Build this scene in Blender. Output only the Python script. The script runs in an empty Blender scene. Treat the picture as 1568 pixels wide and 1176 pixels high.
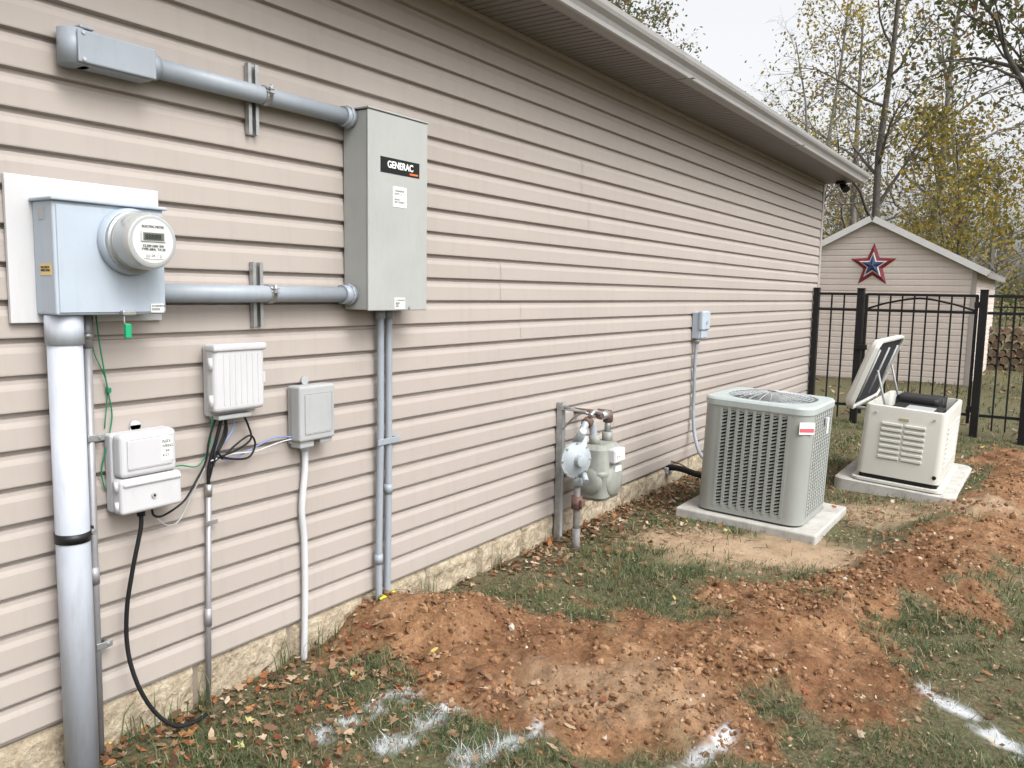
import bpy, bmesh, math, random
import numpy as np
from mathutils import Vector, Matrix, Euler
random.seed(7); rng=np.random.default_rng(7)
scn=bpy.context.scene
scn.view_settings.view_transform='Standard'
try: scn.view_settings.look='None'
except Exception: pass
scn.view_settings.exposure=0; scn.view_settings.gamma=1
COL=bpy.context.collection
# ------------------------------------------------------------------ helpers
def empty(name):
    o=bpy.data.objects.new(name,None); COL.objects.link(o); o.empty_display_size=.1; return o
def mesh_obj(name,V,F,mat,parent=None,smooth=False):
    me=bpy.data.meshes.new(name); me.from_pydata([tuple(v) for v in V] if not isinstance(V,np.ndarray) else V.tolist(),[],F if not isinstance(F,np.ndarray) else F.tolist())
    me.update()
    o=bpy.data.objects.new(name,me); COL.objects.link(o)
    if mat is not None: me.materials.append(mat)
    if smooth: me.polygons.foreach_set('use_smooth',[True]*len(me.polygons))
    if parent: o.parent=parent
    return o
def box(name,parent,x0,x1,y0,y1,z0,z1,mat,bev=0.0,seg=2,taper=None):
    bm=bmesh.new(); bmesh.ops.create_cube(bm,size=1)
    for v in bm.verts:
        v.co=Vector(((x0+x1)/2+v.co.x*(x1-x0),(y0+y1)/2+v.co.y*(y1-y0),(z0+z1)/2+v.co.z*(z1-z0)))
    if bev>0: bmesh.ops.bevel(bm,geom=list(bm.edges),offset=bev,segments=seg,profile=.5,affect='EDGES')
    bmesh.ops.recalc_face_normals(bm,faces=bm.faces)
    me=bpy.data.meshes.new(name); bm.to_mesh(me); bm.free()
    o=bpy.data.objects.new(name,me); COL.objects.link(o); me.materials.append(mat)
    if parent: o.parent=parent
    return o
def catmull(P,n=6):
    P=[Vector(p) for p in P]
    if len(P)<3: return P
    Q=[P[0]*2-P[1]]+P+[P[-1]*2-P[-2]]; out=[]
    for i in range(1,len(Q)-2):
        a,b,c,d=Q[i-1],Q[i],Q[i+1],Q[i+2]
        for k in range(n):
            t=k/n
            out.append(.5*((2*b)+(c-a)*t+(2*a-5*b+4*c-d)*t*t+(3*b-a-3*c+d)*t**3))
    out.append(P[-1]); return out
def sweep(P,rad,seg=12,cap=True,V=None,F=None):
    own=V is None
    if own: V=[];F=[]
    P=[Vector(p) for p in P]; n=len(P)
    R=rad if isinstance(rad,(list,tuple)) else [rad]*n
    T=[]
    for i in range(n):
        a=P[max(i-1,0)]; b=P[min(i+1,n-1)]; t=(b-a)
        T.append(t.normalized() if t.length>1e-9 else Vector((0,0,1)))
    up=Vector((0,0,1)) if abs(T[0].z)<.9 else Vector((1,0,0))
    N=T[0].cross(up).normalized(); b0=len(V)
    for i in range(n):
        N=(N-T[i]*N.dot(T[i])); N=N.normalized() if N.length>1e-6 else T[i].orthogonal().normalized()
        B=T[i].cross(N)
        for k in range(seg):
            a=2*math.pi*k/seg
            V.append(P[i]+(N*math.cos(a)+B*math.sin(a))*R[i])
    for i in range(n-1):
        for k in range(seg):
            F.append((b0+i*seg+k,b0+i*seg+(k+1)%seg,b0+(i+1)*seg+(k+1)%seg,b0+(i+1)*seg+k))
    if cap:
        F.append(tuple(b0+k for k in range(seg))[::-1]); F.append(tuple(b0+(n-1)*seg+k for k in range(seg)))
    return V,F
def tube(name,parent,P,r,mat,seg=12,sm=True,n=6):
    if sm: P=catmull(P,n)
    V,F=sweep(P,r,seg); o=mesh_obj(name,V,F,mat,parent)
    for p in o.data.polygons: p.use_smooth=len(p.vertices)==4
    return o
def cyl(name,parent,p0,p1,r,mat,seg=20,r2=None):
    V,F=sweep([p0,p1],[r,r if r2 is None else r2],seg); o=mesh_obj(name,V,F,mat,parent)
    for p in o.data.polygons: p.use_smooth=len(p.vertices)==4
    return o
def lathe(name,parent,org,axis,prof,mat,seg=32):
    ax=Vector(axis).normalized(); P=[Vector(org)+ax*h for r,h in prof]
    N=ax.orthogonal().normalized(); B=ax.cross(N); V=[];F=[]
    for (r,h),p in zip(prof,P):
        for k in range(seg):
            a=2*math.pi*k/seg; V.append(p+(N*math.cos(a)+B*math.sin(a))*max(r,1e-4))
    for i in range(len(prof)-1):
        for k in range(seg):
            F.append((i*seg+k,i*seg+(k+1)%seg,(i+1)*seg+(k+1)%seg,(i+1)*seg+k))
    F.append(tuple(range(seg))[::-1]); F.append(tuple((len(prof)-1)*seg+k for k in range(seg)))
    o=mesh_obj(name,V,F,mat,parent)
    bm=bmesh.new(); bm.from_mesh(o.data); bmesh.ops.recalc_face_normals(bm,faces=bm.faces)
    for e in bm.edges:
        if len(e.link_faces)==2 and e.calc_face_angle(0)>.6: e.smooth=False
    for f in bm.faces: f.smooth=True
    bm.to_mesh(o.data); bm.free()
    return o
def rrect(w,l,r,n=5,cx=0,cy=0):
    out=[]
    for sx,sy,a0 in ((1,1,0),(-1,1,90),(-1,-1,180),(1,-1,270)):
        for k in range(n+1):
            a=math.radians(a0+90*k/n); out.append((cx+sx*(w/2-r)+r*math.cos(a),cy+sy*(l/2-r)+r*math.sin(a)))
    return out
def loft(name,parent,rings,mat,cap0=True,cap1=True,smooth=True):
    V=[];F=[];n=len(rings[0][0])
    for pts,z in rings:
        for p in pts: V.append((p[0],p[1],z))
    for i in range(len(rings)-1):
        for k in range(n): F.append((i*n+k,i*n+(k+1)%n,(i+1)*n+(k+1)%n,(i+1)*n+k))
    if cap0: F.append(tuple(range(n))[::-1])
    if cap1: F.append(tuple((len(rings)-1)*n+k for k in range(n)))
    o=mesh_obj(name,V,F,mat,parent)
    bm=bmesh.new(); bm.from_mesh(o.data)
    for e in bm.edges:
        if len(e.link_faces)==2 and e.calc_face_angle(0)>.5: e.smooth=False
    for f in bm.faces: f.smooth=smooth
    bm.to_mesh(o.data); bm.free()
    return o
def text(name,parent,s,size,loc,rot,mat,ext=.0004,align='LEFT',sx=1.0,bold=0):
    c=bpy.data.curves.new(name,'FONT'); c.body=s; c.size=size; c.extrude=ext; c.align_x=align; c.offset=bold
    t=bpy.data.objects.new(name+'_c',c); COL.objects.link(t)
    me=bpy.data.meshes.new_from_object(t); bpy.data.objects.remove(t)
    me.materials.clear(); me.materials.append(mat)
    o=bpy.data.objects.new(name,me); COL.objects.link(o); o.location=loc; o.rotation_euler=rot; o.scale=(sx,1,1)
    if parent: o.parent=parent
    return o
# ------------------------------------------------------------------ materials
def newmat(name):
    m=bpy.data.materials.new(name); m.use_nodes=True; nt=m.node_tree
    return m,nt,nt.nodes['Principled BSDF'],nt.nodes['Material Output']
def noise(nt,scale,detail=4,rough=.55,vec=None,dist=0):
    n=nt.nodes.new('ShaderNodeTexNoise'); n.inputs['Scale'].default_value=scale; n.inputs['Detail'].default_value=detail; n.inputs['Roughness'].default_value=rough; n.inputs['Distortion'].default_value=dist
    if vec is not None: nt.links.new(vec,n.inputs['Vector'])
    return n
def ramp(nt,src,stops):
    r=nt.nodes.new('ShaderNodeValToRGB'); el=r.color_ramp.elements
    while len(el)<len(stops): el.new(.5)
    for e,(p,c) in zip(el,stops):
        e.position=p; e.color=(c[0],c[1],c[2],1) if isinstance(c,(tuple,list)) else (c,c,c,1)
    nt.links.new(src,r.inputs[0]); return r
def mixc(nt,fac,a,b,mode='MIX'):
    m=nt.nodes.new('ShaderNodeMix'); m.data_type='RGBA'; m.blend_type=mode
    if isinstance(fac,(int,float)): m.inputs[0].default_value=fac
    else: nt.links.new(fac,m.inputs[0])
    for i,s in ((6,a),(7,b)):
        if isinstance(s,(tuple,list)): m.inputs[i].default_value=(s[0],s[1],s[2],1)
        else: nt.links.new(s,m.inputs[i])
    return m.outputs[2]
def objc(nt): return nt.nodes.new('ShaderNodeTexCoord').outputs['Object']
def bump(nt,h,bs,strength=.3,dist=.01):
    b=nt.nodes.new('ShaderNodeBump'); b.inputs['Strength'].default_value=strength; b.inputs['Distance'].default_value=dist
    nt.links.new(h,b.inputs['Height']); nt.links.new(b.outputs[0],bs.inputs['Normal']); return b
def pmat(name,col,rough=.55,var=.1,scale=6,bs=0,bscale=60,metal=0,coat=0,grime=.0,spec=.4):
    m,nt,p,o=newmat(name); v=objc(nt)
    n=noise(nt,scale,5,.6,v)
    lo=tuple(c*(1-var) for c in col); hi=tuple(min(1,c*(1+var)) for c in col)
    r=ramp(nt,n.outputs[0],[(.3,lo),(.7,hi)]); out=r.outputs[0]
    if grime>0:
        mp=nt.nodes.new('ShaderNodeMapping'); mp.inputs['Scale'].default_value=(1,1,.15); nt.links.new(v,mp.inputs[0])
        g=noise(nt,30,6,.7,mp.outputs[0]); gr=ramp(nt,g.outputs[0],[(.5,0.0),(.8,1.0)])
        mu=nt.nodes.new('ShaderNodeMath'); mu.operation='MULTIPLY'; mu.inputs[1].default_value=grime; nt.links.new(gr.outputs[0],mu.inputs[0])
        out=mixc(nt,mu.outputs[0],out,(col[0]*.4,col[1]*.36,col[2]*.3))
    nt.links.new(out,p.inputs['Base Color'])
    p.inputs['Roughness'].default_value=rough; p.inputs['Metallic'].default_value=metal; p.inputs['Coat Weight'].default_value=coat
    p.inputs['Specular IOR Level'].default_value=spec
    if bs>0:
        b=noise(nt,bscale,4,.6,v); bump(nt,b.outputs[0],p,bs,.004)
    return m
M={}
M['grey']=pmat('painted_steel_grey',(.325,.335,.325),.45,.05,5,.05,90,grime=.12)
M['greyb']=pmat('painted_steel_bluegrey',(.35,.40,.46),.45,.06,4,.05,90,grime=.18)
M['pvc']=pmat('pvc_grey',(.26,.29,.325),.42,.06,7,.04,40,grime=.2)
M['pvcl']=pmat('pvc_weathered',(.43,.46,.52),.5,.09,4,.05,30,grime=.35)
M['galv']=pmat('galvanized',(.40,.41,.41),.42,.18,35,.06,120,metal=.75,grime=.2)
M['emt']=pmat('emt_painted',(.30,.30,.315),.5,.12,12,.04,80,metal=.4,grime=.3)
M['alum']=pmat('aluminium_board',(.49,.49,.50),.5,.06,3,.1,20,grime=.15)
M['plast']=pmat('grey_plastic',(.46,.46,.475),.5,.04,5,.03,150,grime=.18)
M['plastd']=pmat('grey_plastic_dark',(.33,.34,.345),.5,.05,5,.03,150,grime=.2)
M['white']=pmat('white_label',(.74,.74,.73),.5,.03)
M['black']=pmat('black_rubber',(.012,.012,.013),.5,.2,spec=.2)
M['blackp']=pmat('black_powdercoat',(.010,.010,.011),.4,.2,10,.05,200,spec=.3)
M['orange']=pmat('orange_print',(.75,.15,.03),.5,.02)
M['yellow']=pmat('yellow_label',(.62,.44,.18),.5,.02)
M['red']=pmat('red_paint',(.22,.022,.03),.5,.3,20)
M['blue']=pmat('blue_paint',(.03,.05,.13),.5,.2,20)
M['green']=pmat('green_plastic',(.01,.30,.13),.4,.1)
M['greenw']=pmat('green_wire',(.01,.17,.08),.4,.1)
M['bluew']=pmat('blue_wire',(.16,.22,.42),.4,.1)
M['print']=pmat('print_black',(.03,.03,.03),.6,.02)
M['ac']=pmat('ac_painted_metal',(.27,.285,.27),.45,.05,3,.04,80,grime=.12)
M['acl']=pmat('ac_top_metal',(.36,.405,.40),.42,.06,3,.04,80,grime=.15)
M['acd']=pmat('ac_coil_dark',(.016,.017,.018),.8,.3,60,.3,200,spec=.15)
M['gen']=pmat('generator_cream',(.56,.555,.51),.4,.03,3,.05,160,grime=.08)
M['genw']=pmat('generator_lid',(.60,.60,.56),.4,.03,3,.05,160,grime=.05)
M['conc']=pmat('concrete_pad',(.38,.37,.345),.85,.18,9,.4,60,grime=.35)
M['gasm']=pmat('gas_meter_paint',(.235,.245,.22),.5,.15,12,.1,60,grime=.4)
M['gasr']=pmat('regulator_paint',(.31,.345,.37),.45,.1,12,.1,60,grime=.3)
M['rust']=pmat('rusty_pipe',(.12,.07,.055),.8,.4,30,.4,120)
M['gpipe']=pmat('grey_gas_pipe',(.15,.14,.135),.6,.4,25,.3,90,grime=.5)
M['trim']=pmat('trim_vinyl',(.33,.30,.275),.5,.04)
M['gutter']=pmat('gutter_aluminium',(.27,.262,.255),.4,.06,3,grime=.2)
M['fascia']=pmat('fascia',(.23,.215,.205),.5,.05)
M['whitet']=pmat('white_trim',(.66,.65,.64),.5,.05)
M['tape']=pmat('tape_limegreen',(.50,.70,.03),.5,.1)
def siding_mat(name,col,wav=.10):
    m,nt,p,o=newmat(name); v=objc(nt)
    mp=nt.nodes.new('ShaderNodeMapping'); mp.inputs['Scale'].default_value=(.35,1,1); nt.links.new(v,mp.inputs[0])
    n=noise(nt,2.2,4,.6,mp.outputs[0]); r=ramp(nt,n.outputs[0],[(.3,tuple(c*.95 for c in col)),(.7,tuple(c*1.04 for c in col))])
    mp2=nt.nodes.new('ShaderNodeMapping'); mp2.inputs['Scale'].default_value=(3,3,60); nt.links.new(v,mp2.inputs[0])
    g=noise(nt,3,4,.6,mp2.outputs[0])
    mp3=nt.nodes.new('ShaderNodeMapping'); mp3.inputs['Scale'].default_value=(10,10,.7); nt.links.new(v,mp3.inputs[0])
    st=noise(nt,2.5,5,.65,mp3.outputs[0]); sr=ramp(nt,st.outputs[0],[(.5,0.),(.85,.22)])
    c=mixc(nt,sr.outputs[0],r.outputs[0],tuple(x*.6 for x in col))
    nt.links.new(c,p.inputs['Base Color']); p.inputs['Roughness'].default_value=.55; p.inputs['Specular IOR Level'].default_value=.35
    mp4=nt.nodes.new('ShaderNodeMapping'); mp4.inputs['Scale'].default_value=(.5,1,2); nt.links.new(v,mp4.inputs[0])
    w=noise(nt,3,2,.5,mp4.outputs[0])
    b=bump(nt,g.outputs[0],p,.06,.002); b2=nt.nodes.new('ShaderNodeBump'); b2.inputs['Strength'].default_value=wav; b2.inputs['Distance'].default_value=.01
    nt.links.new(w.outputs[0],b2.inputs['Height']); nt.links.new(b2.outputs[0],b.inputs['Normal'])
    return m
M['siding']=siding_mat('vinyl_siding',(.345,.305,.277))
M['siding2']=siding_mat('shed_siding',(.58,.505,.455))
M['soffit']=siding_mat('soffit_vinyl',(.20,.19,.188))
m,nt,p,o=newmat('split_face_block'); v=objc(nt)
n=noise(nt,14,8,.75,v); r=ramp(nt,n.outputs[0],[(.28,(.14,.105,.07)),(.45,(.33,.27,.19)),(.6,(.44,.38,.28)),(.8,(.56,.51,.42))])
n2=noise(nt,70,5,.7,v); c=mixc(nt,.5,r.outputs[0],n2.outputs[0],'OVERLAY'); nt.links.new(c,p.inputs['Base Color']); p.inputs['Roughness'].default_value=.95
bump(nt,n2.outputs[0],p,.9,.012); M['block']=m
M['mortar']=pmat('mortar',(.22,.18,.14),.95,.15,20,.4,80)
m,nt,p,o=newmat('roof_shingles'); v=objc(nt)
br=nt.nodes.new('ShaderNodeTexBrick'); br.inputs['Scale'].default_value=4; br.inputs['Color1'].default_value=(.11,.10,.09,1); br.inputs['Color2'].default_value=(.17,.15,.13,1); br.inputs['Mortar'].default_value=(.04,.04,.04,1); br.inputs['Mortar Size'].default_value=.01
nt.links.new(v,br.inputs[0]); nt.links.new(br.outputs[0],p.inputs['Base Color']); p.inputs['Roughness'].default_value=.9; M['shingle']=m
# ------------------------------------------------------------------ camera
f=1250.0
cX=Vector((840,128,-f)).normalized(); r_=math.radians(1.0)
t_=(840*math.sin(r_)+128*math.cos(r_))/f
cZ=Vector((math.sin(r_),math.cos(r_),t_)).normalized(); cY=cZ.cross(cX)
Rm=Matrix((cX,cY,cZ))
cam=bpy.data.cameras.new('camera'); co=bpy.data.objects.new('camera',cam); COL.objects.link(co)
co.matrix_world=Matrix.Translation((0,-2.32,1.37))@Rm.to_4x4()
cam.sensor_width=36; cam.lens=36*f/1568; cam.clip_end=2000; cam.clip_start=.05
scn.camera=co
# ------------------------------------------------------------------ world & sun
w=bpy.data.worlds.new('World'); scn.world=w; w.use_nodes=True; nt=w.node_tree
bg=nt.nodes['Background']; sky=nt.nodes.new('ShaderNodeTexSky'); sky.sky_type='NISHITA'; sky.sun_disc=False
SE,SA=50,-102   # elevation, azimuth of the sun measured from +X towards +Y
sky.sun_elevation=math.radians(SE); sky.sun_rotation=math.radians(90-SA); sky.air_density=1.0; sky.dust_density=6; sky.ozone_density=.6
hs=nt.nodes.new('ShaderNodeHueSaturation'); hs.inputs['Saturation'].default_value=.10; hs.inputs['Value'].default_value=2.15
nt.links.new(sky.outputs[0],hs.inputs['Color']); nt.links.new(hs.outputs[0],bg.inputs[0]); bg.inputs[1].default_value=.15
sl=bpy.data.lights.new('sun','SUN'); sl.energy=.9; sl.angle=math.radians(24); sl.color=(1,.96,.90)
so=bpy.data.objects.new('sun',sl); COL.objects.link(so)
sd=Vector((math.cos(math.radians(SE))*math.cos(math.radians(SA)),math.cos(math.radians(SE))*math.sin(math.radians(SA)),math.sin(math.radians(SE))))
so.rotation_euler=sd.to_track_quat('Z','Y').to_euler(); so.location=(5,-8,12)
# ------------------------------------------------------------------ noise / terrain
def vnoise(x,y,seed=0):
    g=np.random.default_rng(seed).random((256,256))
    xi=np.floor(x).astype(int); yi=np.floor(y).astype(int); fx=x-xi; fy=y-yi
    fx=fx*fx*(3-2*fx); fy=fy*fy*(3-2*fy)
    a=g[xi%256,yi%256]; b=g[(xi+1)%256,yi%256]; c=g[xi%256,(yi+1)%256]; d=g[(xi+1)%256,(yi+1)%256]
    return (a*(1-fx)+b*fx)*(1-fy)+(c*(1-fx)+d*fx)*fy
def fbm(x,y,s,o=4,seed=0):
    t=0;a=1;n=0
    for i in range(o):
        t=t+a*vnoise(x*s+17.3*i,y*s+5.1*i,seed+i); n+=a; a*=.5; s*=2.03
    return t/n
DIRT=[(2.2,.1),(2.82,.1),(2.86,-.2),(2.95,-.5),(3.08,-.88),(3.4,-1.1),(3.95,-1.3),(4.7,-1.52),(5.9,-1.88),(7.6,-1.88),(8.6,-1.6),(9.2,-2.0),(8.6,-3.0),(6.2,-2.7),(4.8,-2.35),(4.0,-2.05),(3.4,-1.92),(2.95,-1.8),(2.5,-1.62),(2.2,-1.25),(2.06,-.85),(2.08,-.4),(2.14,-.1)]
def sdpoly(x,y,P):
    d=np.full(np.shape(x),1e9); ins=np.zeros(np.shape(x),bool); n=len(P)
    for i in range(n):
        ax,ay=P[i]; bx,by=P[(i+1)%n]; ex,ey=bx-ax,by-ay
        t=np.clip(((x-ax)*ex+(y-ay)*ey)/(ex*ex+ey*ey),0,1)
        d=np.minimum(d,np.hypot(x-ax-t*ex,y-ay-t*ey))
        c=((ay>y)!=(by>y)); 
        if by!=ay: ins^=c&(x<(ex*(y-ay)/(by-ay)+ax))
    return np.where(ins,d,-d)
def sdseg(x,y,a,b):
    ex,ey=b[0]-a[0],b[1]-a[1]; t=np.clip(((x-a[0])*ex+(y-a[1])*ey)/(ex*ex+ey*ey),0,1)
    return np.hypot(x-a[0]-t*ex,y-a[1]-t*ey)
def sst(a,b,x): t=np.clip((x-a)/(b-a),0,1); return t*t*(3-2*t)
def dirt_mask(x,y):
    n=fbm(x,y,3.2,5,3)-.5; n2=fbm(x,y,14,3,4)-.5
    return sst(-.10,.12,sdpoly(x,y,DIRT)+n*.95+n2*.30)
def sand_mask(x,y):
    n=fbm(x,y,3.5,4,31)-.5
    a=sst(.42,.15,sdseg(x,y,(4.2,-.6),(4.5,-1.35))+n*.5)
    b=sst(.35,.1,sdseg(x,y,(5.6,-1.45),(6.1,-2.0))+n*.5)
    c=sst(.30,.05,sdseg(x,y,(2.4,-.9),(2.6,-1.35))+n*.6)
    return np.maximum(np.maximum(a,b*.8),c*.5)
PAINT=[((1.67,-.53),(2.05,-.54)),((1.74,-.74),(2.04,-.73)),((1.82,-.97),(2.1,-1.05)),((2.16,-1.5),(2.52,-1.52)),((3.25,-2.03),(3.12,-2.17)),((3.08,-2.2),(2.95,-2.34))]
def paint_mask(x,y):
    m=0
    for a,b in PAINT: m=np.maximum(m,sst(.06,.01,sdseg(x,y,a,b)+ (fbm(x,y,12,3,50)-.5)*.09))
    return m*sst(.30,.58,fbm(x,y,20,3,60))
def height(x,y):
    z=-.028*np.clip(-y,0,3.0)-.035*sst(.45,.05,-y)
    z=z+(fbm(x,y,1.3,3,9)-.5)*.05*sst(0.1,.6,-y)
    m=.115*sst(.34,.02,sdseg(x,y,(2.42,-.10),(2.62,-.32)))
    m=np.maximum(m,.035*sst(.5,.1,sdseg(x,y,(2.6,-.6),(2.7,-1.1))))
    m=np.maximum(m,.065*sst(.40,.03,sdseg(x,y,(3.1,-1.4),(4.2,-1.72))))
    m=np.maximum(m,.11*sst(.5,.03,sdseg(x,y,(4.4,-1.88),(8.4,-2.3))))
    d=dirt_mask(x,y)
    z=z+m*(.5+1.0*fbm(x,y,4,3,12))+d*((fbm(x,y,8,4,20)-.5)*.065+(fbm(x,y,26,4,22)-.5)*.036)
    z=z+(fbm(x,y,14,3,25)-.5)*.012
    z=z-.05*sst(.22,.02,sdseg(x,y,(3.35,-1.66),(3.9,-1.86)))
    return z
xs=np.concatenate([np.linspace(-80,-4,20),np.linspace(-3,.6,24),np.arange(.7,5.4,.014),np.arange(5.42,9.5,.03),np.linspace(9.6,20,60),np.linspace(21,60,30),np.geomspace(64,700,14)])
ys=np.concatenate([-np.geomspace(300,7,20),np.linspace(-6.5,-3.1,30),np.arange(-3.0,.06,.014),np.linspace(.3,8,14),np.geomspace(9,300,20)])
X,Y=np.meshgrid(xs,ys,indexing='ij'); Z=height(X,Y)
nx,ny=X.shape
V=np.stack([X.ravel(),Y.ravel(),Z.ravel()],1)
ii,jj=np.meshgrid(np.arange(nx-1),np.arange(ny-1),indexing='ij'); a=(ii*ny+jj).ravel()
F=np.stack([a,a+ny,a+ny+1,a+1],1)
m,nt,p,o=newmat('ground_soil_and_turf'); v=objc(nt)
def attr(nt,n): q=nt.nodes.new('ShaderNodeAttribute'); q.attribute_name=n; return q.outputs['Fac']
n1=noise(nt,7,8,.75,v); n2=noise(nt,60,6,.75,v); n3=noise(nt,1.4,5,.65,v)
soil=ramp(nt,n1.outputs[0],[(.3,(.115,.060,.032)),(.48,(.20,.108,.056)),(.58,(.265,.152,.084)),(.75,(.36,.24,.15))]).outputs[0]
soil=mixc(nt,ramp(nt,n3.outputs[0],[(.40,.6),(.58,0.)]).outputs[0],soil,(.135,.064,.034))
soil=mixc(nt,.65,soil,ramp(nt,n2.outputs[0],[(.3,.2),(.7,.8)]).outputs[0],'OVERLAY')
turf=ramp(nt,n2.outputs[0],[(.3,(.045,.04,.022)),(.5,(.11,.095,.055)),(.7,(.23,.185,.12))]).outputs[0]
turf=mixc(nt,ramp(nt,n3.outputs[0],[(.4,0.),(.65,.5)]).outputs[0],turf,(.075,.095,.045))
sand=ramp(nt,n1.outputs[0],[(.3,(.24,.165,.10)),(.7,(.42,.315,.215))]).outputs[0]
c=mixc(nt,attr(nt,'dirt'),turf,soil); c=mixc(nt,attr(nt,'sand'),c,sand)
c=mixc(nt,attr(nt,'paint'),c,(.60,.63,.66))
nt.links.new(c,p.inputs['Base Color']); p.inputs['Roughness'].default_value=.95; p.inputs['Specular IOR Level'].default_value=.1
bump(nt,n2.outputs[0],p,.8,.014)
g=mesh_obj('ground',V,F,m,None,True)
def setattr_(me,n,a):
    at=me.attributes.new(n,'FLOAT','POINT'); at.data.foreach_set('value',np.ascontiguousarray(a,dtype=np.float32).ravel())
near=(V[:,0]>-3)&(V[:,0]<12)&(V[:,1]>-7)&(V[:,1]<1)
setattr_(g.data,'dirt',np.where(near,dirt_mask(V[:,0],V[:,1]),0)); setattr_(g.data,'sand',np.where(near,sand_mask(V[:,0],V[:,1]),0)); setattr_(g.data,'paint',np.where(near,paint_mask(V[:,0],V[:,1])*.8,0))
def hz(x,y): return float(height(np.array([x]),np.array([y]))[0])
# ------------------------------------------------------------------ house
house=empty('house')
CH=.1002; SB=.121; ST=2.625; WX0=-4.0; WX1=9.70
PROF=[(.000,-.005),(-.0195,-.0005),(-.0202,.003),(-.0180,.058),(-.0155,.066),(-.0125,.074),(-.0120,.083),(-.001,.086),(.000,CH)]
V=[];F=[]
rs=random.Random(3)
for k in range(25):
    b=SB+k*CH
    if k%2==0: cut=rs.uniform(0,3.6); 
    x=WX0; segs=[]; nxt=WX0+cut
    while x<WX1-.04:
        segs.append((x,min(nxt,WX1-.04))); x=nxt; nxt+=3.66
    for si,(xa,xb) in enumerate(segs):
        if xb-xa<.01: continue
        off=-.0016 if si%2 else 0
        nseg=max(1,int((xb-xa)/.5)); base=len(V); xx=[xa-(.03 if off else 0)+(xb-xa+(.03 if off else 0))*i/nseg for i in range(nseg+1)]
        for q in xx:
            wob=.0007*math.sin(q*2.1+k*1.7)+.0004*math.sin(q*5.7+k*.9)
            for (py,pz) in PROF: V.append((q,py+off+wob,b+pz+.0008*math.sin(q*1.3+k*2.1)))
        m_=len(PROF)
        for i in range(nseg):
            for j in range(m_-1):
                F.append((base+i*m_+j,base+(i+1)*m_+j,base+(i+1)*m_+j+1,base+i*m_+j+1))
mesh_obj('siding',V,F,M['siding'],house)
box('wall_core',house,WX0,WX1,.006,8,-.3,2.9,M['siding'])
box('corner_trim',house,WX1-.045,WX1+.02,-.028,.06,SB-.01,ST,M['trim'],.004)
box('starter_strip',house,WX0,WX1-.045,-.008,.004,SB-.012,SB-.006,M['trim'])
# foundation of split face blocks
V=[];F=[]
def rough(u,z): return float(vnoise(np.array([u*28.]),np.array([z*28.]),5)[0])*.6+float(vnoise(np.array([u*70.]),np.array([z*70.]),6)[0])*.4
for row in range(2):
    z1=SB-.014-row*.2; z0=z1-.19; x=WX0-(0 if row%2==0 else .2)
    while x<WX1:
        nxg,nzg=(26,13) if .8<x<5 else (12,6); base=len(V); xb=x+.395; hb=rs.uniform(-.003,.004)
        for i in range(nxg+1):
            for j in range(nzg+1):
                u=x+.005+(xb-x-.010)*i/nxg; zz=z0+.004+(z1-z0-.006)*j/nzg
                e=min(i,nxg-i,j,nzg-j)
                d=0 if e==0 else (.006 if e==1 else .010)+hb+rough(u,zz)*.026
                V.append((u,.010-d,zz))
        for i in range(nxg):
            for j in range(nzg): F.append((base+i*(nzg+1)+j,base+(i+1)*(nzg+1)+j,base+(i+1)*(nzg+1)+j+1,base+i*(nzg+1)+j+1))
        x+=.4
mesh_obj('foundation_blocks',V,F,M['block'],house)
box('foundation_mortar',house,WX0,WX1,.0055,.0095,-.3,SB-.013,M['mortar'])
V=[];F=[]; x=WX0; 
while x<WX1+.02:
    for dx,dz in ((0,0),(.044,0),(.047,.007),(.051,.007),(.054,0),(.094,0),(.097,.012),(.103,.012)):
        V.append((x+dx,-.0,ST+dz)); V.append((x+dx,-.365,ST+dz))
    x+=.106
for i in range(len(V)//2-1): F.append((2*i,2*i+1,2*i+3,2*i+2))
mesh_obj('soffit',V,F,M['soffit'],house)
box('soffit_j_trim',house,WX0,WX1,-.026,-.002,ST-.022,ST-.002,M['trim'],.002)
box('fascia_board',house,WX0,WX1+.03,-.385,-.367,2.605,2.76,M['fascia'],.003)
gp=[(-.388,2.70),(-.388,2.600),(-.44,2.600),(-.446,2.606),(-.448,2.625),(-.456,2.645),(-.474,2.665),(-.480,2.682),(-.481,2.705),(-.470,2.707),(-.469,2.698)]
V=[];F=[]
for q in (WX0,WX1+.04):
    for a_,b_ in gp: V.append((q,a_,b_))
n=len(gp)
for j in range(n-1): F.append((j,j+1,n+j+1,n+j))
F.append(tuple(n+j for j in range(n-2)))
mesh_obj('gutter',V,F,M['gutter'],house)
for i in range(5):
    xx=-1+i*2.44+.7; box('gutter_seam_%d'%i,house,xx,xx+.03,-.483,-.390,2.597,2.60,M['gutter'])
V=[(WX0,-.42,2.72),(WX1+.05,-.42,2.72),(WX1+.05,4,4.3),(WX0,4,4.3),(WX1+.05,8.42,2.72),(WX0,8.42,2.72)]
V+= [(a_,b_,c_-.03) for a_,b_,c_ in V]
mesh_obj('roof',V,[(0,1,2,3),(3,2,4,5),(6,9,8,7),(9,11,10,8),(0,6,7,1),(5,4,10,11),(1,7,8,2),(2,8,10,4),(0,3,9,6),(3,5,11,9)],M['shingle'],house)
mesh_obj('gable_end',[(WX1,0,2.6),(WX1,8,2.6),(WX1,4,4.25)],[(0,1,2)],M['siding'],house)
fl=empty('flood_light'); box('base',fl,9.50,9.60,-.28,-.18,2.585,2.617,M['blackp'],.01); cyl('lamp_head',fl,(9.54,-.24,2.58),(9.50,-.30,2.52),.03,M['blackp'],r2=.042)
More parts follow.
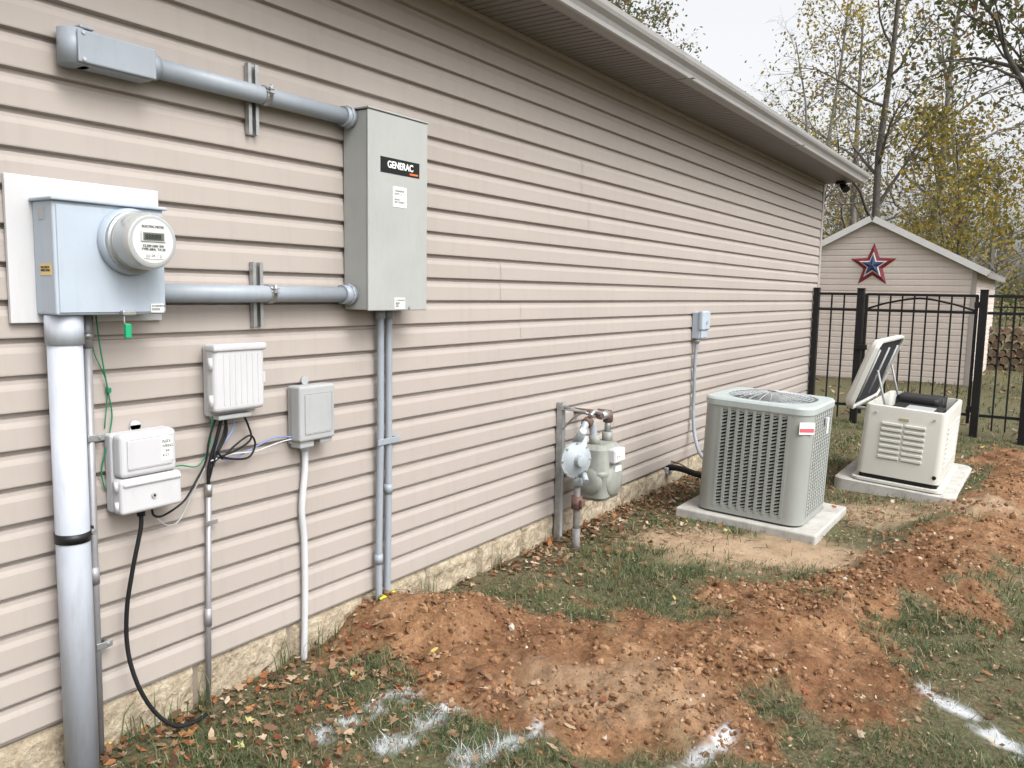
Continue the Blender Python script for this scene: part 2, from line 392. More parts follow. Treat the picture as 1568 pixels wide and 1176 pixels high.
# ------------------------------------------------------------------ electric meter
em=empty('electric_meter')
box('backing_board',em,1.055,1.49,-.036,-.023,1.262,1.65,M['alum'],.002)
box('enclosure',em,1.12,1.435,-.14,-.037,1.285,1.585,M['greyb'],.006,3)
box('cover_panel',em,1.128,1.432,-.1435,-.1405,1.292,1.574,M['greyb'],.001,1)
box('top_lip',em,1.112,1.443,-.152,-.038,1.583,1.592,M['greyb'],.003)
cx,cz=1.325,1.487
lathe('meter_ring',em,(cx,-.143,cz),(0,-1,0),[(.082,0),(.092,.004),(.092,.016),(.086,.026),(.080,.028)],M['greyb'],48)
lathe('meter_socket_collar',em,(cx,-.170,cz),(0,-1,0),[(.084,0),(.084,.012),(.079,.016)],M['galv'],48)
lathe('meter_base_band',em,(cx,-.184,cz),(0,-1,0),[(.0785,0),(.0785,.012)],M['plastd'],48)
lathe('meter_cover',em,(cx,-.192,cz),(0,-1,0),[(.077,0),(.077,.045),(.0755,.056),(.071,.064),(.065,.066)],pmat('meter_cover',(.33,.34,.335),.1,.08,coat=.8,spec=.6),48)
fy=-.2590
lathe('meter_face_recess',em,(cx,fy+.0012,cz),(0,-1,0),[(.0655,-.001),(.0655,.0003)],M['plastd'],48)
lathe('meter_face',em,(cx,fy+.001,cz),(0,-1,0),[(.060,-.001),(.060,.0010)],pmat('meter_face',(.50,.51,.50),.3,.04,coat=.5),48)
box('display_surround',em,cx-.036,cx+.036,fy-.003,fy,cz-.002,cz+.026,M['plast'],.001,1)
box('display_lcd',em,cx-.030,cx+.030,fy-.0045,fy-.003,cz+.002,cz+.022,pmat('lcd',(.10,.11,.09),.2,.05))
text('digits',em,'88888',.019,(cx-.026,fy-.005,cz+.005),(math.pi/2,0,0),M['black'])
text('meter_text',em,'ELECTRIC METER',.0085,(cx,fy-.0015,cz+.036),(math.pi/2,0,0),M['print'],align='CENTER')
text('meter_text2',em,'CL200 240V 3W\nTYPE 60Hz  TA 30',.009,(cx,fy-.0015,cz-.016),(math.pi/2,0,0),M['print'],align='CENTER')
box('bar_label',em,cx-.028,cx+.03,fy-.0018,fy-.0005,cz-.047,cz-.031,M['white'])
text('meter_text3',em,'||||| 0417 |||',.011,(cx,fy-.0022,cz-.043),(math.pi/2,0,0),M['print'],align='CENTER')
box('yellow_label',em,1.1185,1.1195,-.125,-.07,1.39,1.42,M['yellow'])
text('yellow_text',em,'ELECTRICAL\nINSPECTION',.008,(1.118,-.073,1.408),(math.pi/2,0,-math.pi/2),M['print'])
box('warning_label',em,1.385,1.425,-.1455,-.1437,1.290,1.315,M['white'])
text('warning_text',em,'WARNING\n||||||||||||',.0085,(1.387,-.146,1.306),(math.pi/2,0,0),M['print'])
box('grey_sticker',em,1.1185,1.1195,-.10,-.07,1.535,1.565,M['plastd'])
box('latch',em,1.29,1.33,-.162,-.143,1.283,1.297,M['galv'],.003)
tube('padlock_shackle',em,[(1.296,-.155,1.285),(1.296,-.157,1.262),(1.306,-.157,1.258)],.0022,M['galv'],8)
box('padlock_seal',em,1.295,1.312,-.165,-.152,1.22,1.26,M['green'],.003)
# ------------------------------------------------------------------ pipes on the left
sc=empty('service_conduit')
cyl('pipe',sc,(1.166,-.078,-.08),(1.170,-.078,1.28),.044,M['pvcl'],32)
cyl('bell_end',sc,(1.170,-.078,1.205),(1.170,-.078,1.284),.048,M['pvcl'],32)
cyl('strap_band',sc,(1.168,-.078,.655),(1.168,-.078,.682),.0465,M['blackp'],32)
box('strap_ear',sc,1.211,1.234,-.07,-.03,.655,.682,M['blackp'],.003); cyl('strap_bolt',sc,(1.224,-.062,.668),(1.224,-.09,.668),.008,M['galv'],6)
gc=empty('ground_wire_conduit')
cyl('pipe',gc,(1.240,-.040,-.08),(1.252,-.040,1.19),.0115,M['emt'],16)
cyl('coupling',gc,(1.252,-.040,1.19),(1.252,-.040,1.285),.015,M['emt'],16); cyl('coupling_nut',gc,(1.252,-.040,1.215),(1.252,-.040,1.232),.019,M['galv'],6)
for zz in (.93,.31): box('strap_%d'%int(zz*100),gc,1.236,1.285,-.0535,-.050,zz-.01,zz+.01,M['galv'],.002); cyl('screw_%d'%int(zz*100),gc,(1.273,-.022,zz),(1.273,-.058,zz),.006,M['galv'],6)
cyl('coupler_mid',gc,(1.2445,-.040,.50),(1.245,-.040,.55),.0145,M['emt'],16)
gw=empty('ground_wire')
tube('wire',gw,[(1.275,-.05,1.28),(1.285,-.045,1.20),(1.30,-.04,1.11),(1.312,-.035,1.05),(1.322,-.03,.98),(1.30,-.035,.90),(1.285,-.03,.83),(1.29,-.03,.78),(1.30,-.025,.765)],.0022,M['greenw'],8)
tube('wire_b',gw,[(1.27,-.04,1.28),(1.272,-.035,1.18),(1.31,-.03,1.08),(1.30,-.028,.95)],.0018,M['greenw'],8)
box('clip',gw,1.305,1.316,-.045,-.028,1.055,1.07,M['greenw'],.002)
# ------------------------------------------------------------------ conduit runs
tc=empty('conduit_run')
box('access_fitting_body',tc,1.235,1.455,-.098,-.023,1.952,2.045,M['pvc'],.016,4)
cyl('access_fitting_round_end',tc,(1.235,-.06,1.952),(1.235,-.06,2.045),.038,M['pvc'],32)
box('access_fitting_cover',tc,1.225,1.452,-.106,-.0985,1.956,2.041,M['pvc'],.004,2)
for zz in (1.965,2.033): cyl('cover_screw_%d'%int(zz*1000),tc,(1.24,-.106,zz),(1.24,-.109,zz),.005,M['galv'],10)
box('access_fitting_top_lug',tc,1.235,1.275,-.10,-.05,2.045,2.055,M['pvc'],.004)
cyl('hub',tc,(1.445,-.065,2.0),(1.475,-.065,2.0),.036,M['pvc'],28)
cyl('pipe',tc,(1.46,-.065,2.0),(2.27,-.065,2.0),.0295,M['pvc'],28)
cyl('terminal_adapter',tc,(2.225,-.065,2.0),(2.269,-.065,2.0),.036,M['pvc'],28)
cyl('locknut',tc,(2.245,-.065,2.0),(2.258,-.065,2.0),.042,M['pvc'],8)
tc2=empty('conduit_run')
cyl('pipe',tc2,(1.436,-.075,1.345),(2.27,-.065,1.345),.0285,M['pvc'],28)
cyl('terminal_adapter',tc2,(2.215,-.0655,1.345),(2.269,-.065,1.345),.036,M['pvc'],28); cyl('locknut',tc2,(2.245,-.065,1.345),(2.258,-.065,1.345),.042,M['pvc'],8)
cyl('adapter_left',tc2,(1.436,-.075,1.345),(1.455,-.075,1.345),.036,M['pvc'],28)
def strut(name,xc,z0,z1,zc):
    s=empty(name)
    box('back',s,xc-.0205,xc+.0205,-.0245,-.022,z0,z1,M['galv'])
    box('side_l',s,xc-.0205,xc-.018,-.042,-.0246,z0,z1,M['galv']); box('side_r',s,xc+.018,xc+.0205,-.042,-.0246,z0,z1,M['galv'])
    box('lip_l',s,xc-.0179,xc-.008,-.042,-.0395,z0,z1,M['galv']); box('lip_r',s,xc+.008,xc+.0179,-.042,-.0395,z0,z1,M['galv'])
    for i in range(3):
        zz=z0+.04+i*(z1-z0-.08)/2; box('slot_%d'%i,s,xc-.006,xc+.006,-.0255,-.0246,zz-.012,zz+.012,M['black'])
    cyl('clamp',s,(xc+.012,-.068,zc),(xc+.034,-.068,zc),.0325,M['galv'],28)
    cyl('clamp_bolt',s,(xc+.022,-.108,zc+.012),(xc+.022,-.09,zc+.012),.007,M['galv'],6)
    box('clamp_ear_a',s,xc+.012,xc+.034,-.112,-.09,zc+.016,zc+.020,M['galv']); box('clamp_ear_b',s,xc+.012,xc+.034,-.112,-.09,zc+.004,zc+.008,M['galv'])
    cyl('clamp_bolt_v',s,(xc+.023,-.104,zc-.006),(xc+.023,-.104,zc+.032),.005,M['galv'],6)
strut('strut_channel',1.845,1.872,2.10,2.0); strut('strut_channel',1.850,1.232,1.452,1.345)
# ------------------------------------------------------------------ transfer switch
ts=empty('transfer_switch')
box('enclosure',ts,2.272,2.610,-.142,-.023,1.288,2.025,M['grey'],.003,2)
box('door',ts,2.270,2.612,-.153,-.1425,1.285,2.028,M['grey'],.004,3)
box('top_hood',ts,2.266,2.616,-.158,-.023,2.029,2.036,M['grey'],.002)
box('logo_plate',ts,2.335,2.56,-.1548,-.153,1.808,1.866,M['black'],.0006,1)
text('logo_text',ts,'GENERAC',.036,(2.372,-.1555,1.829),(math.pi/2,0,0),M['white'],bold=.0010,sx=.92)
box('logo_bar',ts,2.50,2.55,-.1556,-.1549,1.815,1.821,M['orange'])
box('label',ts,2.405,2.482,-.1545,-.153,1.685,1.762,M['white'])
text('label_text',ts,'TRANSFER\nSWITCH',.012,(2.411,-.1550,1.742),(math.pi/2,0,0),M['print']); text('label_text2',ts,'SERVICE\nDISCONNECT',.010,(2.411,-.1550,1.710),(math.pi/2,0,0),M['print'])
box('label_low',ts,2.415,2.475,-.1545,-.153,1.292,1.335,M['white']); text('label_low_text',ts,'A DANGER\n|||||||||\n|||||||',.011,(2.418,-.1550,1.322),(math.pi/2,0,0),M['print'])
cyl('latch_screw',ts,(2.50,-.153,1.297),(2.50,-.157,1.297),.006,M['galv'],10)
cp=empty('conduit_pair')
tube('pipe_a',cp,[(2.445,-.05,1.288),(2.445,-.05,.8),(2.435,-.05,.3),(2.430,-.055,.0)],.0145,M['pvc'],18)
tube('pipe_b',cp,[(2.500,-.045,1.288),(2.500,-.045,.8),(2.495,-.045,.3),(2.482,-.05,.0)],.0145,M['pvc'],18)
cyl('hub_a',cp,(2.445,-.05,1.25),(2.445,-.05,1.288),.02,M['pvc'],18); cyl('hub_b',cp,(2.5,-.045,1.25),(2.5,-.045,1.288),.02,M['pvc'],18)
cyl('coupling_b',cp,(2.498,-.045,.52),(2.497,-.045,.56),.018,M['pvc'],18); cyl('coupling_a',cp,(2.434,-.05,.235),(2.4335,-.05,.275),.018,M['pvc'],18)
box('strap',cp,2.415,2.53,-.068,-.063,.735,.76,M['pvc'],.002); box('strap_foot_r',cp,2.525,2.548,-.063,-.022,.735,.76,M['pvc'],.002)
tube('marker_tape',cp,[(2.41,-.078,.095),(2.43,-.082,.10),(2.455,-.078,.092),(2.49,-.074,.10),(2.51,-.068,.095)],.006,M['tape'],6)
# ------------------------------------------------------------------ telephone / cable boxes
nb=empty('telephone_box')
box('base',nb,1.298,1.492,-.06,-.022,.700,.935,M['plast'],.008,3)
box('upper_door',nb,1.300,1.480,-.108,-.058,.808,.938,M['plast'],.014,4)
box('upper_door_panel',nb,1.318,1.462,-.1115,-.1075,.832,.920,M['plast'],.004,2)
box('lower_door',nb,1.294,1.492,-.112,-.058,.700,.806,M['plast'],.012,4)
box('lower_ridge',nb,1.300,1.486,-.118,-.110,.784,.796,M['plast'],.004,2)
cyl('mounting_tab',nb,(1.395,-.03,.945),(1.395,-.022,.945),.017,M['plast'],20); box('mounting_neck',nb,1.378,1.412,-.03,-.0225,.932,.948,M['plast'])
cyl('door_screw',nb,(1.395,-.112,.745),(1.395,-.117,.745),.008,M['plastd'],16); cyl('door_screw_slot',nb,(1.395,-.117,.745),(1.395,-.1175,.745),.004,M['black'],10)
cyl('hinge_a',nb,(1.293,-.09,.71),(1.293,-.09,.74),.007,M['plast'],12); cyl('hinge_b',nb,(1.293,-.09,.77),(1.293,-.09,.80),.007,M['plast'],12)
box('sticker',nb,1.425,1.462,-.1125,-.1116,.845,.915,M['white']); text('sticker_text',nb,'INSIDE\nWIRING\n 2 line\n4+2:7',.014,(1.427,-.113,.898),(math.pi/2,0,0),M['print'],sx=.7)
cyl('cable_gland',nb,(1.375,-.075,.68),(1.375,-.075,.702),.012,M['black'],14)
cb=empty('cable_box')
box('base',cb,1.636,1.822,-.055,-.022,.945,1.178,M['plast'],.008,3)
box('door',cb,1.622,1.822,-.105,-.053,.962,1.182,M['plast'],.016,4)
for i in range(7): box('rib_%d'%i,cb,1.655+i*.0225,1.660+i*.0225,-.1070,-.1045,.985,1.150,M['plast'],.001,1)
box('hood',cb,1.618,1.826,-.112,-.053,1.160,1.184,M['plast'],.008,3)
for zz in (1.00,1.12): cyl('hinge_%d'%int(zz*100),cb,(1.623,-.085,zz-.02),(1.623,-.085,zz+.02),.009,M['plast'],12)
box('latch',cb,1.818,1.832,-.095,-.06,1.045,1.085,M['plast'],.004)
box('cable_entry',cb,1.65,1.78,-.085,-.03,.935,.950,M['plastd'],.004)
ub=empty('utility_box')
box('base',ub,1.985,2.15,-.045,-.022,.80,1.015,M['plastd'],.006,2)
box('cover',ub,1.978,2.148,-.098,-.043,.815,1.018,M['plastd'],.010,3)
box('cover_panel',ub,2.00,2.130,-.1005,-.0975,.842,.988,M['plastd'],.004,2)
box('lower_lip',ub,1.99,2.055,-.085,-.03,.790,.818,M['plastd'],.004,2); box('lower_lip_b',ub,2.085,2.145,-.085,-.03,.798,.818,M['plastd'],.004,2)
cyl('mount_tab',ub,(2.065,-.03,1.028),(2.065,-.022,1.028),.016,M['plastd'],18)
wp=empty('water_line_conduit')
tube('pipe',wp,[(2.052,-.037,.795),(2.052,-.037,.70),(2.035,-.037,.55),(2.045,-.037,.42),(2.045,-.037,.2),(2.035,-.037,-.06)],.0125,pmat('white_conduit',(.47,.48,.50),.5,.06,8,grime=.25),14)
cyl('collar',wp,(2.052,-.037,.77),(2.052,-.037,.80),.017,M['plast'],14)
ec=empty('small_conduit')
cyl('pipe',ec,(1.617,-.034,-.08),(1.640,-.034,.70),.0092,M['emt'],14); cyl('bushing',ec,(1.6395,-.034,.68),(1.6412,-.034,.72),.0115,M['galv'],12)
box('strap',ec,1.62,1.665,-.046,-.042,.585,.60,M['galv'],.001); cyl('coupling',ec,(1.626,-.034,.24),(1.6275,-.034,.30),.0115,M['emt'],14)
cw=empty('cable_wires')
bk=M['black']
tube('drop_cable',cw,[(1.375,-.075,.685),(1.372,-.075,.64),(1.345,-.07,.52),(1.325,-.065,.40),(1.32,-.07,.28),(1.335,-.09,.17),(1.375,-.11,.07),(1.43,-.13,.005),(1.50,-.13,-.012),(1.55,-.12,-.012)],.0065,bk,12,n=8)
tube('wire_1',cw,[(1.68,-.06,.945),(1.66,-.05,.86),(1.640,-.04,.78),(1.640,-.034,.70)],.006,bk,8)
tube('wire_2',cw,[(1.70,-.06,.945),(1.69,-.05,.88),(1.66,-.06,.83),(1.70,-.055,.80),(1.78,-.06,.79),(1.81,-.06,.83),(1.79,-.06,.865),(1.74,-.05,.84),(1.68,-.05,.80)],.0035,bk,8)
tube('wire_3',cw,[(1.72,-.06,.945),(1.73,-.05,.90),(1.70,-.05,.86),(1.65,-.045,.83),(1.72,-.04,.79),(1.82,-.05,.82),(1.90,-.05,.84),(2.0,-.05,.83)],.0028,M['bluew'],8)
tube('wire_4',cw,[(1.76,-.06,.945),(1.79,-.05,.90),(1.80,-.05,.85),(1.74,-.05,.82),(1.66,-.05,.80),(1.64,-.04,.74)],.0035,bk,8)
tube('wire_5',cw,[(1.66,-.055,.945),(1.635,-.05,.87),(1.62,-.05,.80),(1.58,-.05,.74),(1.53,-.06,.69),(1.46,-.06,.66),(1.42,-.07,.67),(1.41,-.075,.70)],.0035,bk,8)
tube('wire_6',cw,[(1.65,-.05,.945),(1.64,-.045,.85),(1.60,-.04,.79),(1.54,-.035,.80),(1.485,-.04,.80)],.0024,M['greenw'],8)
tube('wire_7',cw,[(1.64,-.05,.80),(1.72,-.05,.81),(1.82,-.05,.805),(1.92,-.05,.82),(2.0,-.05,.825)],.0026,M['plast'],8)
tube('wire_8',cw,[(1.69,-.06,.945),(1.70,-.05,.88),(1.655,-.05,.81),(1.655,-.04,.78)],.005,bk,8)
tube('wire_9',cw,[(1.62,-.045,.78),(1.57,-.045,.70),(1.52,-.05,.63),(1.47,-.06,.625),(1.43,-.06,.66)],.002,M['plastd'],8)
# ------------------------------------------------------------------ AC disconnect
ad=empty('disconnect_box')
box('base',ad,5.885,6.03,-.085,-.022,1.035,1.235,M['greyb'],.006,2); box('cover',ad,5.875,6.035,-.112,-.075,1.10,1.245,M['greyb'],.012,3)
box('cover_lower',ad,5.89,6.02,-.10,-.08,1.04,1.10,M['greyb'],.006,2); cyl('knob',ad,(5.96,-.112,1.16),(5.96,-.118,1.16),.015,M['plastd'],14)
cyl('conduit_fitting',ad,(5.92,-.055,1.0),(5.92,-.055,1.036),.018,M['galv'],12)
P=catmull([(5.92,-.055,1.01),(5.92,-.045,.85),(5.93,-.045,.62),(5.92,-.05,.45),(5.88,-.09,.28),(5.75,-.2,.17),(5.60,-.38,.16),(5.42,-.5,.22)],40)
V,F=sweep(P,[.0125+(.0016 if i%2 else 0) for i in range(len(P))],10); mesh_obj('flex_whip',V,F,M['pvc'],ad,True)
ln=empty('refrigerant_line')
tube('insulated_line',ln,[(5.55,.0,.10),(5.52,-.12,.11),(5.45,-.3,.10),(5.33,-.5,.12)],.022,bk,12); tube('liquid_line',ln,[(5.60,.0,.14),(5.56,-.12,.13),(5.5,-.3,.07),(5.36,-.5,.10)],.006,M['rust'],8)
box('wall_sleeve',ln,5.50,5.64,-.035,.0,.06,.105,M['plastd'],.004)
# ------------------------------------------------------------------ gas meter
gm=empty('gas_meter')
box('post',gm,3.905,3.945,-.058,-.023,-.08,.755,M['galv'],.002); box('post_slot',gm,3.915,3.935,-.0592,-.058,-.05,.755,M['plastd'])
box('bracket',gm,3.90,3.93,-.20,-.058,.715,.722,M['galv'],.001); tube('bracket_brace',gm,[(3.92,-.05,.60),(3.92,-.13,.68),(3.92,-.20,.72)],.006,M['galv'],8)
tube('bracket_arm',gm,[(3.92,-.05,.735),(3.96,-.20,.70)],.009,M['galv'],8,sm=False)
tube('riser',gm,[(3.81,-.22,-.10),(3.81,-.22,.40)],.018,M['gpipe'],14,sm=False)
cyl('riser_sleeve',gm,(3.81,-.22,-.10),(3.81,-.22,.09),.023,M['gpipe'],14)
cyl('riser_valve',gm,(3.81,-.22,.20),(3.81,-.22,.27),.03,M['rust'],12); box('valve_tab',gm,3.79,3.83,-.262,-.245,.215,.255,M['rust'],.004)
cyl('riser_union',gm,(3.81,-.22,.33),(3.81,-.22,.40),.032,M['gasr'],8)
ax=Vector((-.45,-1,0)).normalized()
rc=Vector((3.77,-.245,.475))
lathe('regulator_diaphragm',gm,rc+ax*-.03,ax,[(.03,-.04),(.06,-.028),(.088,-.006),(.098,0),(.098,.012),(.088,.014),(.07,.028),(.035,.038),(.03,.066),(.02,.070)],M['gasr'],36)
for i in range(8):
    a_=i*math.pi/4; s_=ax.cross(Vector((0,0,1))).normalized(); q=rc+ax*-.03+(s_*math.cos(a_)+Vector((0,0,1))*math.sin(a_))*.091
    cyl('flange_bolt_%d'%i,gm,q-ax*.004,q+ax*.02,.006,M['galv'],6)
cyl('regulator_body',gm,(3.81,-.22,.38),(3.84,-.22,.60),.036,M['gasr'],16)
cyl('regulator_spring_case',gm,(3.83,-.20,.56),(3.77,-.27,.64),.028,M['gasr'],14,r2=.02)
cyl('regulator_vent',gm,(3.79,-.27,.40),(3.76,-.30,.37),.016,M['gasr'],12)
tube('regulator_outlet',gm,[(3.83,-.22,.56),(3.86,-.22,.63),(3.91,-.22,.665),(3.96,-.22,.64),(3.975,-.225,.57)],.021,M['gasr'],14)
cyl('outlet_collar',gm,(3.885,-.22,.655),(3.925,-.22,.668),.030,M['rust'],8)
MX=4.035
rings=[(rrect(.22,.14,.04,5,MX,-.24),.225),(rrect(.26,.17,.05,5,MX,-.24),.245),(rrect(.27,.18,.05,5,MX,-.24),.36),(rrect(.28,.19,.05,5,MX,-.24),.372),(rrect(.28,.19,.05,5,MX,-.24),.384),(rrect(.27,.18,.05,5,MX,-.24),.394),(rrect(.255,.165,.05,5,MX,-.24),.51),(rrect(.20,.12,.04,5,MX,-.24),.535)]
loft('meter_body',gm,rings,M['gasm'])
lathe('front_diaphragm_cover',gm,(MX,-.322,.335),(0,-1,0),[(.09,-.01),(.09,.008),(.075,.022),(.03,.030)],M['gasm'],32)
lathe('side_diaphragm_cover',gm,(MX-.128,-.24,.335),(-1,0,0),[(.075,-.01),(.075,.006),(.06,.018),(.03,.022)],M['gasm'],32)
box('index_housing',gm,3.97,4.10,-.362,-.312,.435,.515,M['plast'],.010,3); box('index_window',gm,3.983,4.087,-.3645,-.362,.447,.503,M['white'],.001,1)
text('index_digits',gm,'0 4 7 1',.024,(3.99,-.3652,.465),(math.pi/2,0,0),M['print'])
box('meter_badge',gm,4.00,4.07,-.3535,-.345,.385,.415,M['white'])
cyl('union_left',gm,(3.975,-.235,.53),(3.975,-.228,.585),.032,M['gasm'],8); cyl('union_right',gm,(4.12,-.235,.53),(4.12,-.235,.585),.032,M['gasm'],8)
tube('outlet_pipe',gm,[(4.12,-.235,.58),(4.12,-.235,.66)],.018,M['galv'],12,sm=False)
cyl('outlet_elbow',gm,(4.12,-.235,.64),(4.12,-.235,.70),.028,M['rust'],12); cyl('elbow_collar',gm,(4.12,-.25,.685),(4.12,-.17,.685),.026,M['rust'],12)
tube('outlet_to_wall',gm,[(4.12,-.235,.685),(4.12,.0,.685)],.017,M['rust'],12,sm=False); cyl('test_tee',gm,(4.03,-.235,.685),(4.12,-.235,.685),.024,M['galv'],12); cyl('tee_plug',gm,(4.0,-.235,.685),(4.03,-.235,.685),.016,M['rust'],6)
tube('bypass_pipe',gm,[(3.90,-.24,.70),(3.95,-.24,.72),(4.02,-.24,.70)],.012,M['galv'],10)
# ------------------------------------------------------------------ air conditioner
ac=empty('air_conditioner')
W_=.64; H_=.70
loft('base_pan',ac,[(rrect(W_,W_,.09,6),0),(rrect(W_,W_,.09,6),.035)],M['ac'])
loft('coil_core',ac,[(rrect(W_-.07,W_-.07,.08,6),.03),(rrect(W_-.07,W_-.07,.08,6),H_-.03)],M['acd'])
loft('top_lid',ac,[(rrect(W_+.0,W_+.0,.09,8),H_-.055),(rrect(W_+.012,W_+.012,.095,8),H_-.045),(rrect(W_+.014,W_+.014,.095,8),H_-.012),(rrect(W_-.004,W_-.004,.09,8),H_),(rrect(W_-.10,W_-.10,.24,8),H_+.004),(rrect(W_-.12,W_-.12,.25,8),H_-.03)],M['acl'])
for ci,(sx,sy) in enumerate(((1,1),(-1,1),(-1,-1),(1,-1))):
    pts=[]
    e=.025; h=W_/2; rr=.09
    pts.append((sx*h,sy*(h-rr-e)))
    for k in range(9):
        a_=math.pi/2*k/8; pts.append((sx*(h-rr+rr*math.cos(a_)),sy*(h-rr+rr*math.sin(a_))))
    pts.append((sx*(h-rr-e),sy*h))
    inn=[(x_*.955,y_*.955) for x_,y_ in pts][::-1]
    ring=pts+inn
    if sx*sy<0: ring=ring[::-1]
    loft('corner_panel_%d'%ci,ac,[(ring,.035),(ring,H_-.055)],M['ac'])
for si in range(4):
    V=[];F=[]; ca,sa=math.cos(si*math.pi/2),math.sin(si*math.pi/2)
    h=W_/2; half=h-.118
    def add(u,dv,z): V.append((ca*dv-sa*u,sa*dv+ca*u,z))
    ncol=8 ; zb,zt=.05,H_-.065
    nrow=28
    cw_=2*half/ncol
    for c in range(ncol):
        u0=-half+c*cw_+.008; u1=-half+(c+1)*cw_-.008
        for r in range(nrow):
            z0=zb+(zt-zb)*r/nrow; z1=z0+(zt-zb)/nrow*.46; sk=.012
            b=len(V)
            add(u0,h+.001,z0);add(u1,h+.001,z0+sk);add(u1,h-.012,z1+sk);add(u0,h-.012,z1)
            add(u0,h-.001,z0-.002);add(u1,h-.001,z0-.002+sk);add(u1,h-.014,z1+sk);add(u0,h-.014,z1)
            F+= [(b,b+1,b+2,b+3),(b+7,b+6,b+5,b+4),(b,b+4,b+5,b+1)]
    for c in range(ncol+1):
        uc=-half+c*cw_; b=len(V)
        for dv,uu in ((h-.012,-.010),(h+.003,-.0085),(h+.003,.0085),(h-.012,.010)):
            add(uc+uu,dv,zb-.015); add(uc+uu,dv,zt+.012)
        for k in range(3): F.append((b+2*k,b+2*k+2,b+2*k+3,b+2*k+1))
    for zc_,hh in ((zb-.010,.010),(zt+.006,.010)):
        b=len(V)
        for uu,zz in ((-half-.01,zc_-hh),(half+.01,zc_-hh),(half+.01,zc_+hh),(-half-.01,zc_+hh)): add(uu,h-.002,zz)
        F.append((b,b+1,b+2,b+3))
    mesh_obj('louver_panel_%d'%si,V,F,M['ac'],ac)
V=[];F=[]
for k in range(11):
    rr=.04+k*.0205; zz=H_+.032-.030*(rr/.25)**2
    P=[Vector((rr*math.cos(a_),rr*math.sin(a_),zz)) for a_ in [2*math.pi*i/40 for i in range(41)]]
    sweep(P,.0022,5,False,V,F)
for k in range(24):
    a_=2*math.pi*k/24
    sweep([Vector((rr*math.cos(a_),rr*math.sin(a_),H_+.034-.030*(rr/.25)**2)) for rr in (.03,.1,.18,.255)],.0022,5,False,V,F)
mesh_obj('fan_guard',V,F,M['plastd'],ac)
cyl('fan_motor',ac,(0,0,H_-.10),(0,0,H_+.025),.06,M['acd'],20)
for k in range(3):
    a_=k*2.094; c_,s_=math.cos(a_),math.sin(a_); mesh_obj('fan_blade_%d'%k,[(c_*.05-s_*-.05,s_*.05+c_*-.05,H_-.05),(c_*.24-s_*-.09,s_*.24+c_*-.09,H_-.07),(c_*.24-s_*.09,s_*.24+c_*.09,H_-.03),(c_*.05-s_*.05,s_*.05+c_*.05,H_-.03)],[(0,1,2,3)],M['acd'],ac)
lb=box('warning_label',ac,-.0475,.0475,-.0008,.0008,-.035,.035,M['white']); lb.location=(-W_/2+.025,-W_/2+.020,H_-.12); lb.rotation_euler=(0,0,math.radians(-45))
lb2=box('warning_label_red',ac,-.044,.044,-.0016,.0,-.022,.0,pmat('label_red',(.55,.10,.12),.5,.02)); lb2.location=lb.location+Vector((-.0006,-.0006,0)); lb2.rotation_euler=lb.rotation_euler
box('nameplate',ac,.10,.135,-W_/2-.005,-W_/2-.003,H_-.20,H_-.10,M['white'])
box('lift_handle',ac,.02,.07,-W_/2-.014,-W_/2-.003,H_-.13,H_-.09,M['plastd'],.004)
ac.location=(5.09,-.845,.045); ac.rotation_euler=(math.radians(2.2),0,math.radians(0))
apd=empty('air_conditioner_pad'); sl_=box('slab',apd,4.72,5.53,-1.27,-.42,-.085,.012,M['conc'],.012,3)
sl_.data.transform(Matrix.Translation((5.12,-.845,.02))@Matrix.Rotation(math.radians(2.2),4,'X')@Matrix.Translation((-5.12,.845,0)))
# ------------------------------------------------------------------ generator
ge=empty('generator'); L_=1.02; GW=.54; GH=.555
def gr(i,z,r=.045): return (rrect(L_-2*i,GW-2*i,max(r-i*.5,.01),6),z)
loft('base_skirt',ge,[gr(.012,0),gr(.012,.055)],M['black'])
loft('base_flange',ge,[gr(-.03,-.0),gr(-.03,.018)],M['gen'])
loft('housing',ge,[gr(0,.05),gr(-.002,.07),gr(.004,GH-.03),gr(.006,GH-.006),gr(.012,GH),gr(.030,GH),gr(.032,GH-.02),gr(.034,.2)],M['gen'],True,True)
box('inner_shelf',ge,-.46,.46,-.225,.225,.38,.40,M['blackp'],.005)
box('control_panel',ge,-.43,-.05,-.21,.12,.40,.540,M['blackp'],.012,3); box('air_box',ge,.0,.28,-.15,.15,.40,.585,M['blackp'],.03,3); cyl('air_filter',ge,(.36,-.1,.40),(.36,-.1,.57),.07,M['black'],20)
box('control_face',ge,-.40,-.20,-.16,.02,.541,.546,M['plastd'],.002)
box('battery',ge,-.46,-.36,.13,.20,.40,.50,M['plastd'],.005)
for c in (-1,1):
    for r in range(7):
        yc=c*.075; zc_=.42-r*.040
        box('louver_hood_%d_%d'%(c,r),ge,-L_/2-.010,-L_/2+.004,yc-.068,yc+.068,zc_,zc_+.020,M['gen'],.004,2)
        box('louver_slot_%d_%d'%(c,r),ge,-L_/2-.0015,-L_/2+.003,yc-.064,yc+.064,zc_-.009,zc_-.0005,M['plastd'])
box('logo_badge',ge,-L_/2-.0035,-L_/2+.004,-.03,.03,.465,.483,pmat('badge',(.35,.32,.2),.4,.05),.001,1)
for sy in (-1,1): cyl('lid_latch_%d'%sy,ge,(-L_/2-.006,sy*.19,.50),(-L_/2+.004,sy*.19,.50),.008,M['plastd'],12)
cyl('front_port',ge,(-L_/2-.004,-.235,.10),(-L_/2+.01,-.235,.10),.014,M['black'],12)
for r in range(9): box('side_louver_%d'%r,ge,-.38,.30,-GW/2-.006,-GW/2+.002,.15+r*.035,.165+r*.035,M['gen'],.003,1)
lid=empty('lid'); lid.parent=ge
LW=.535
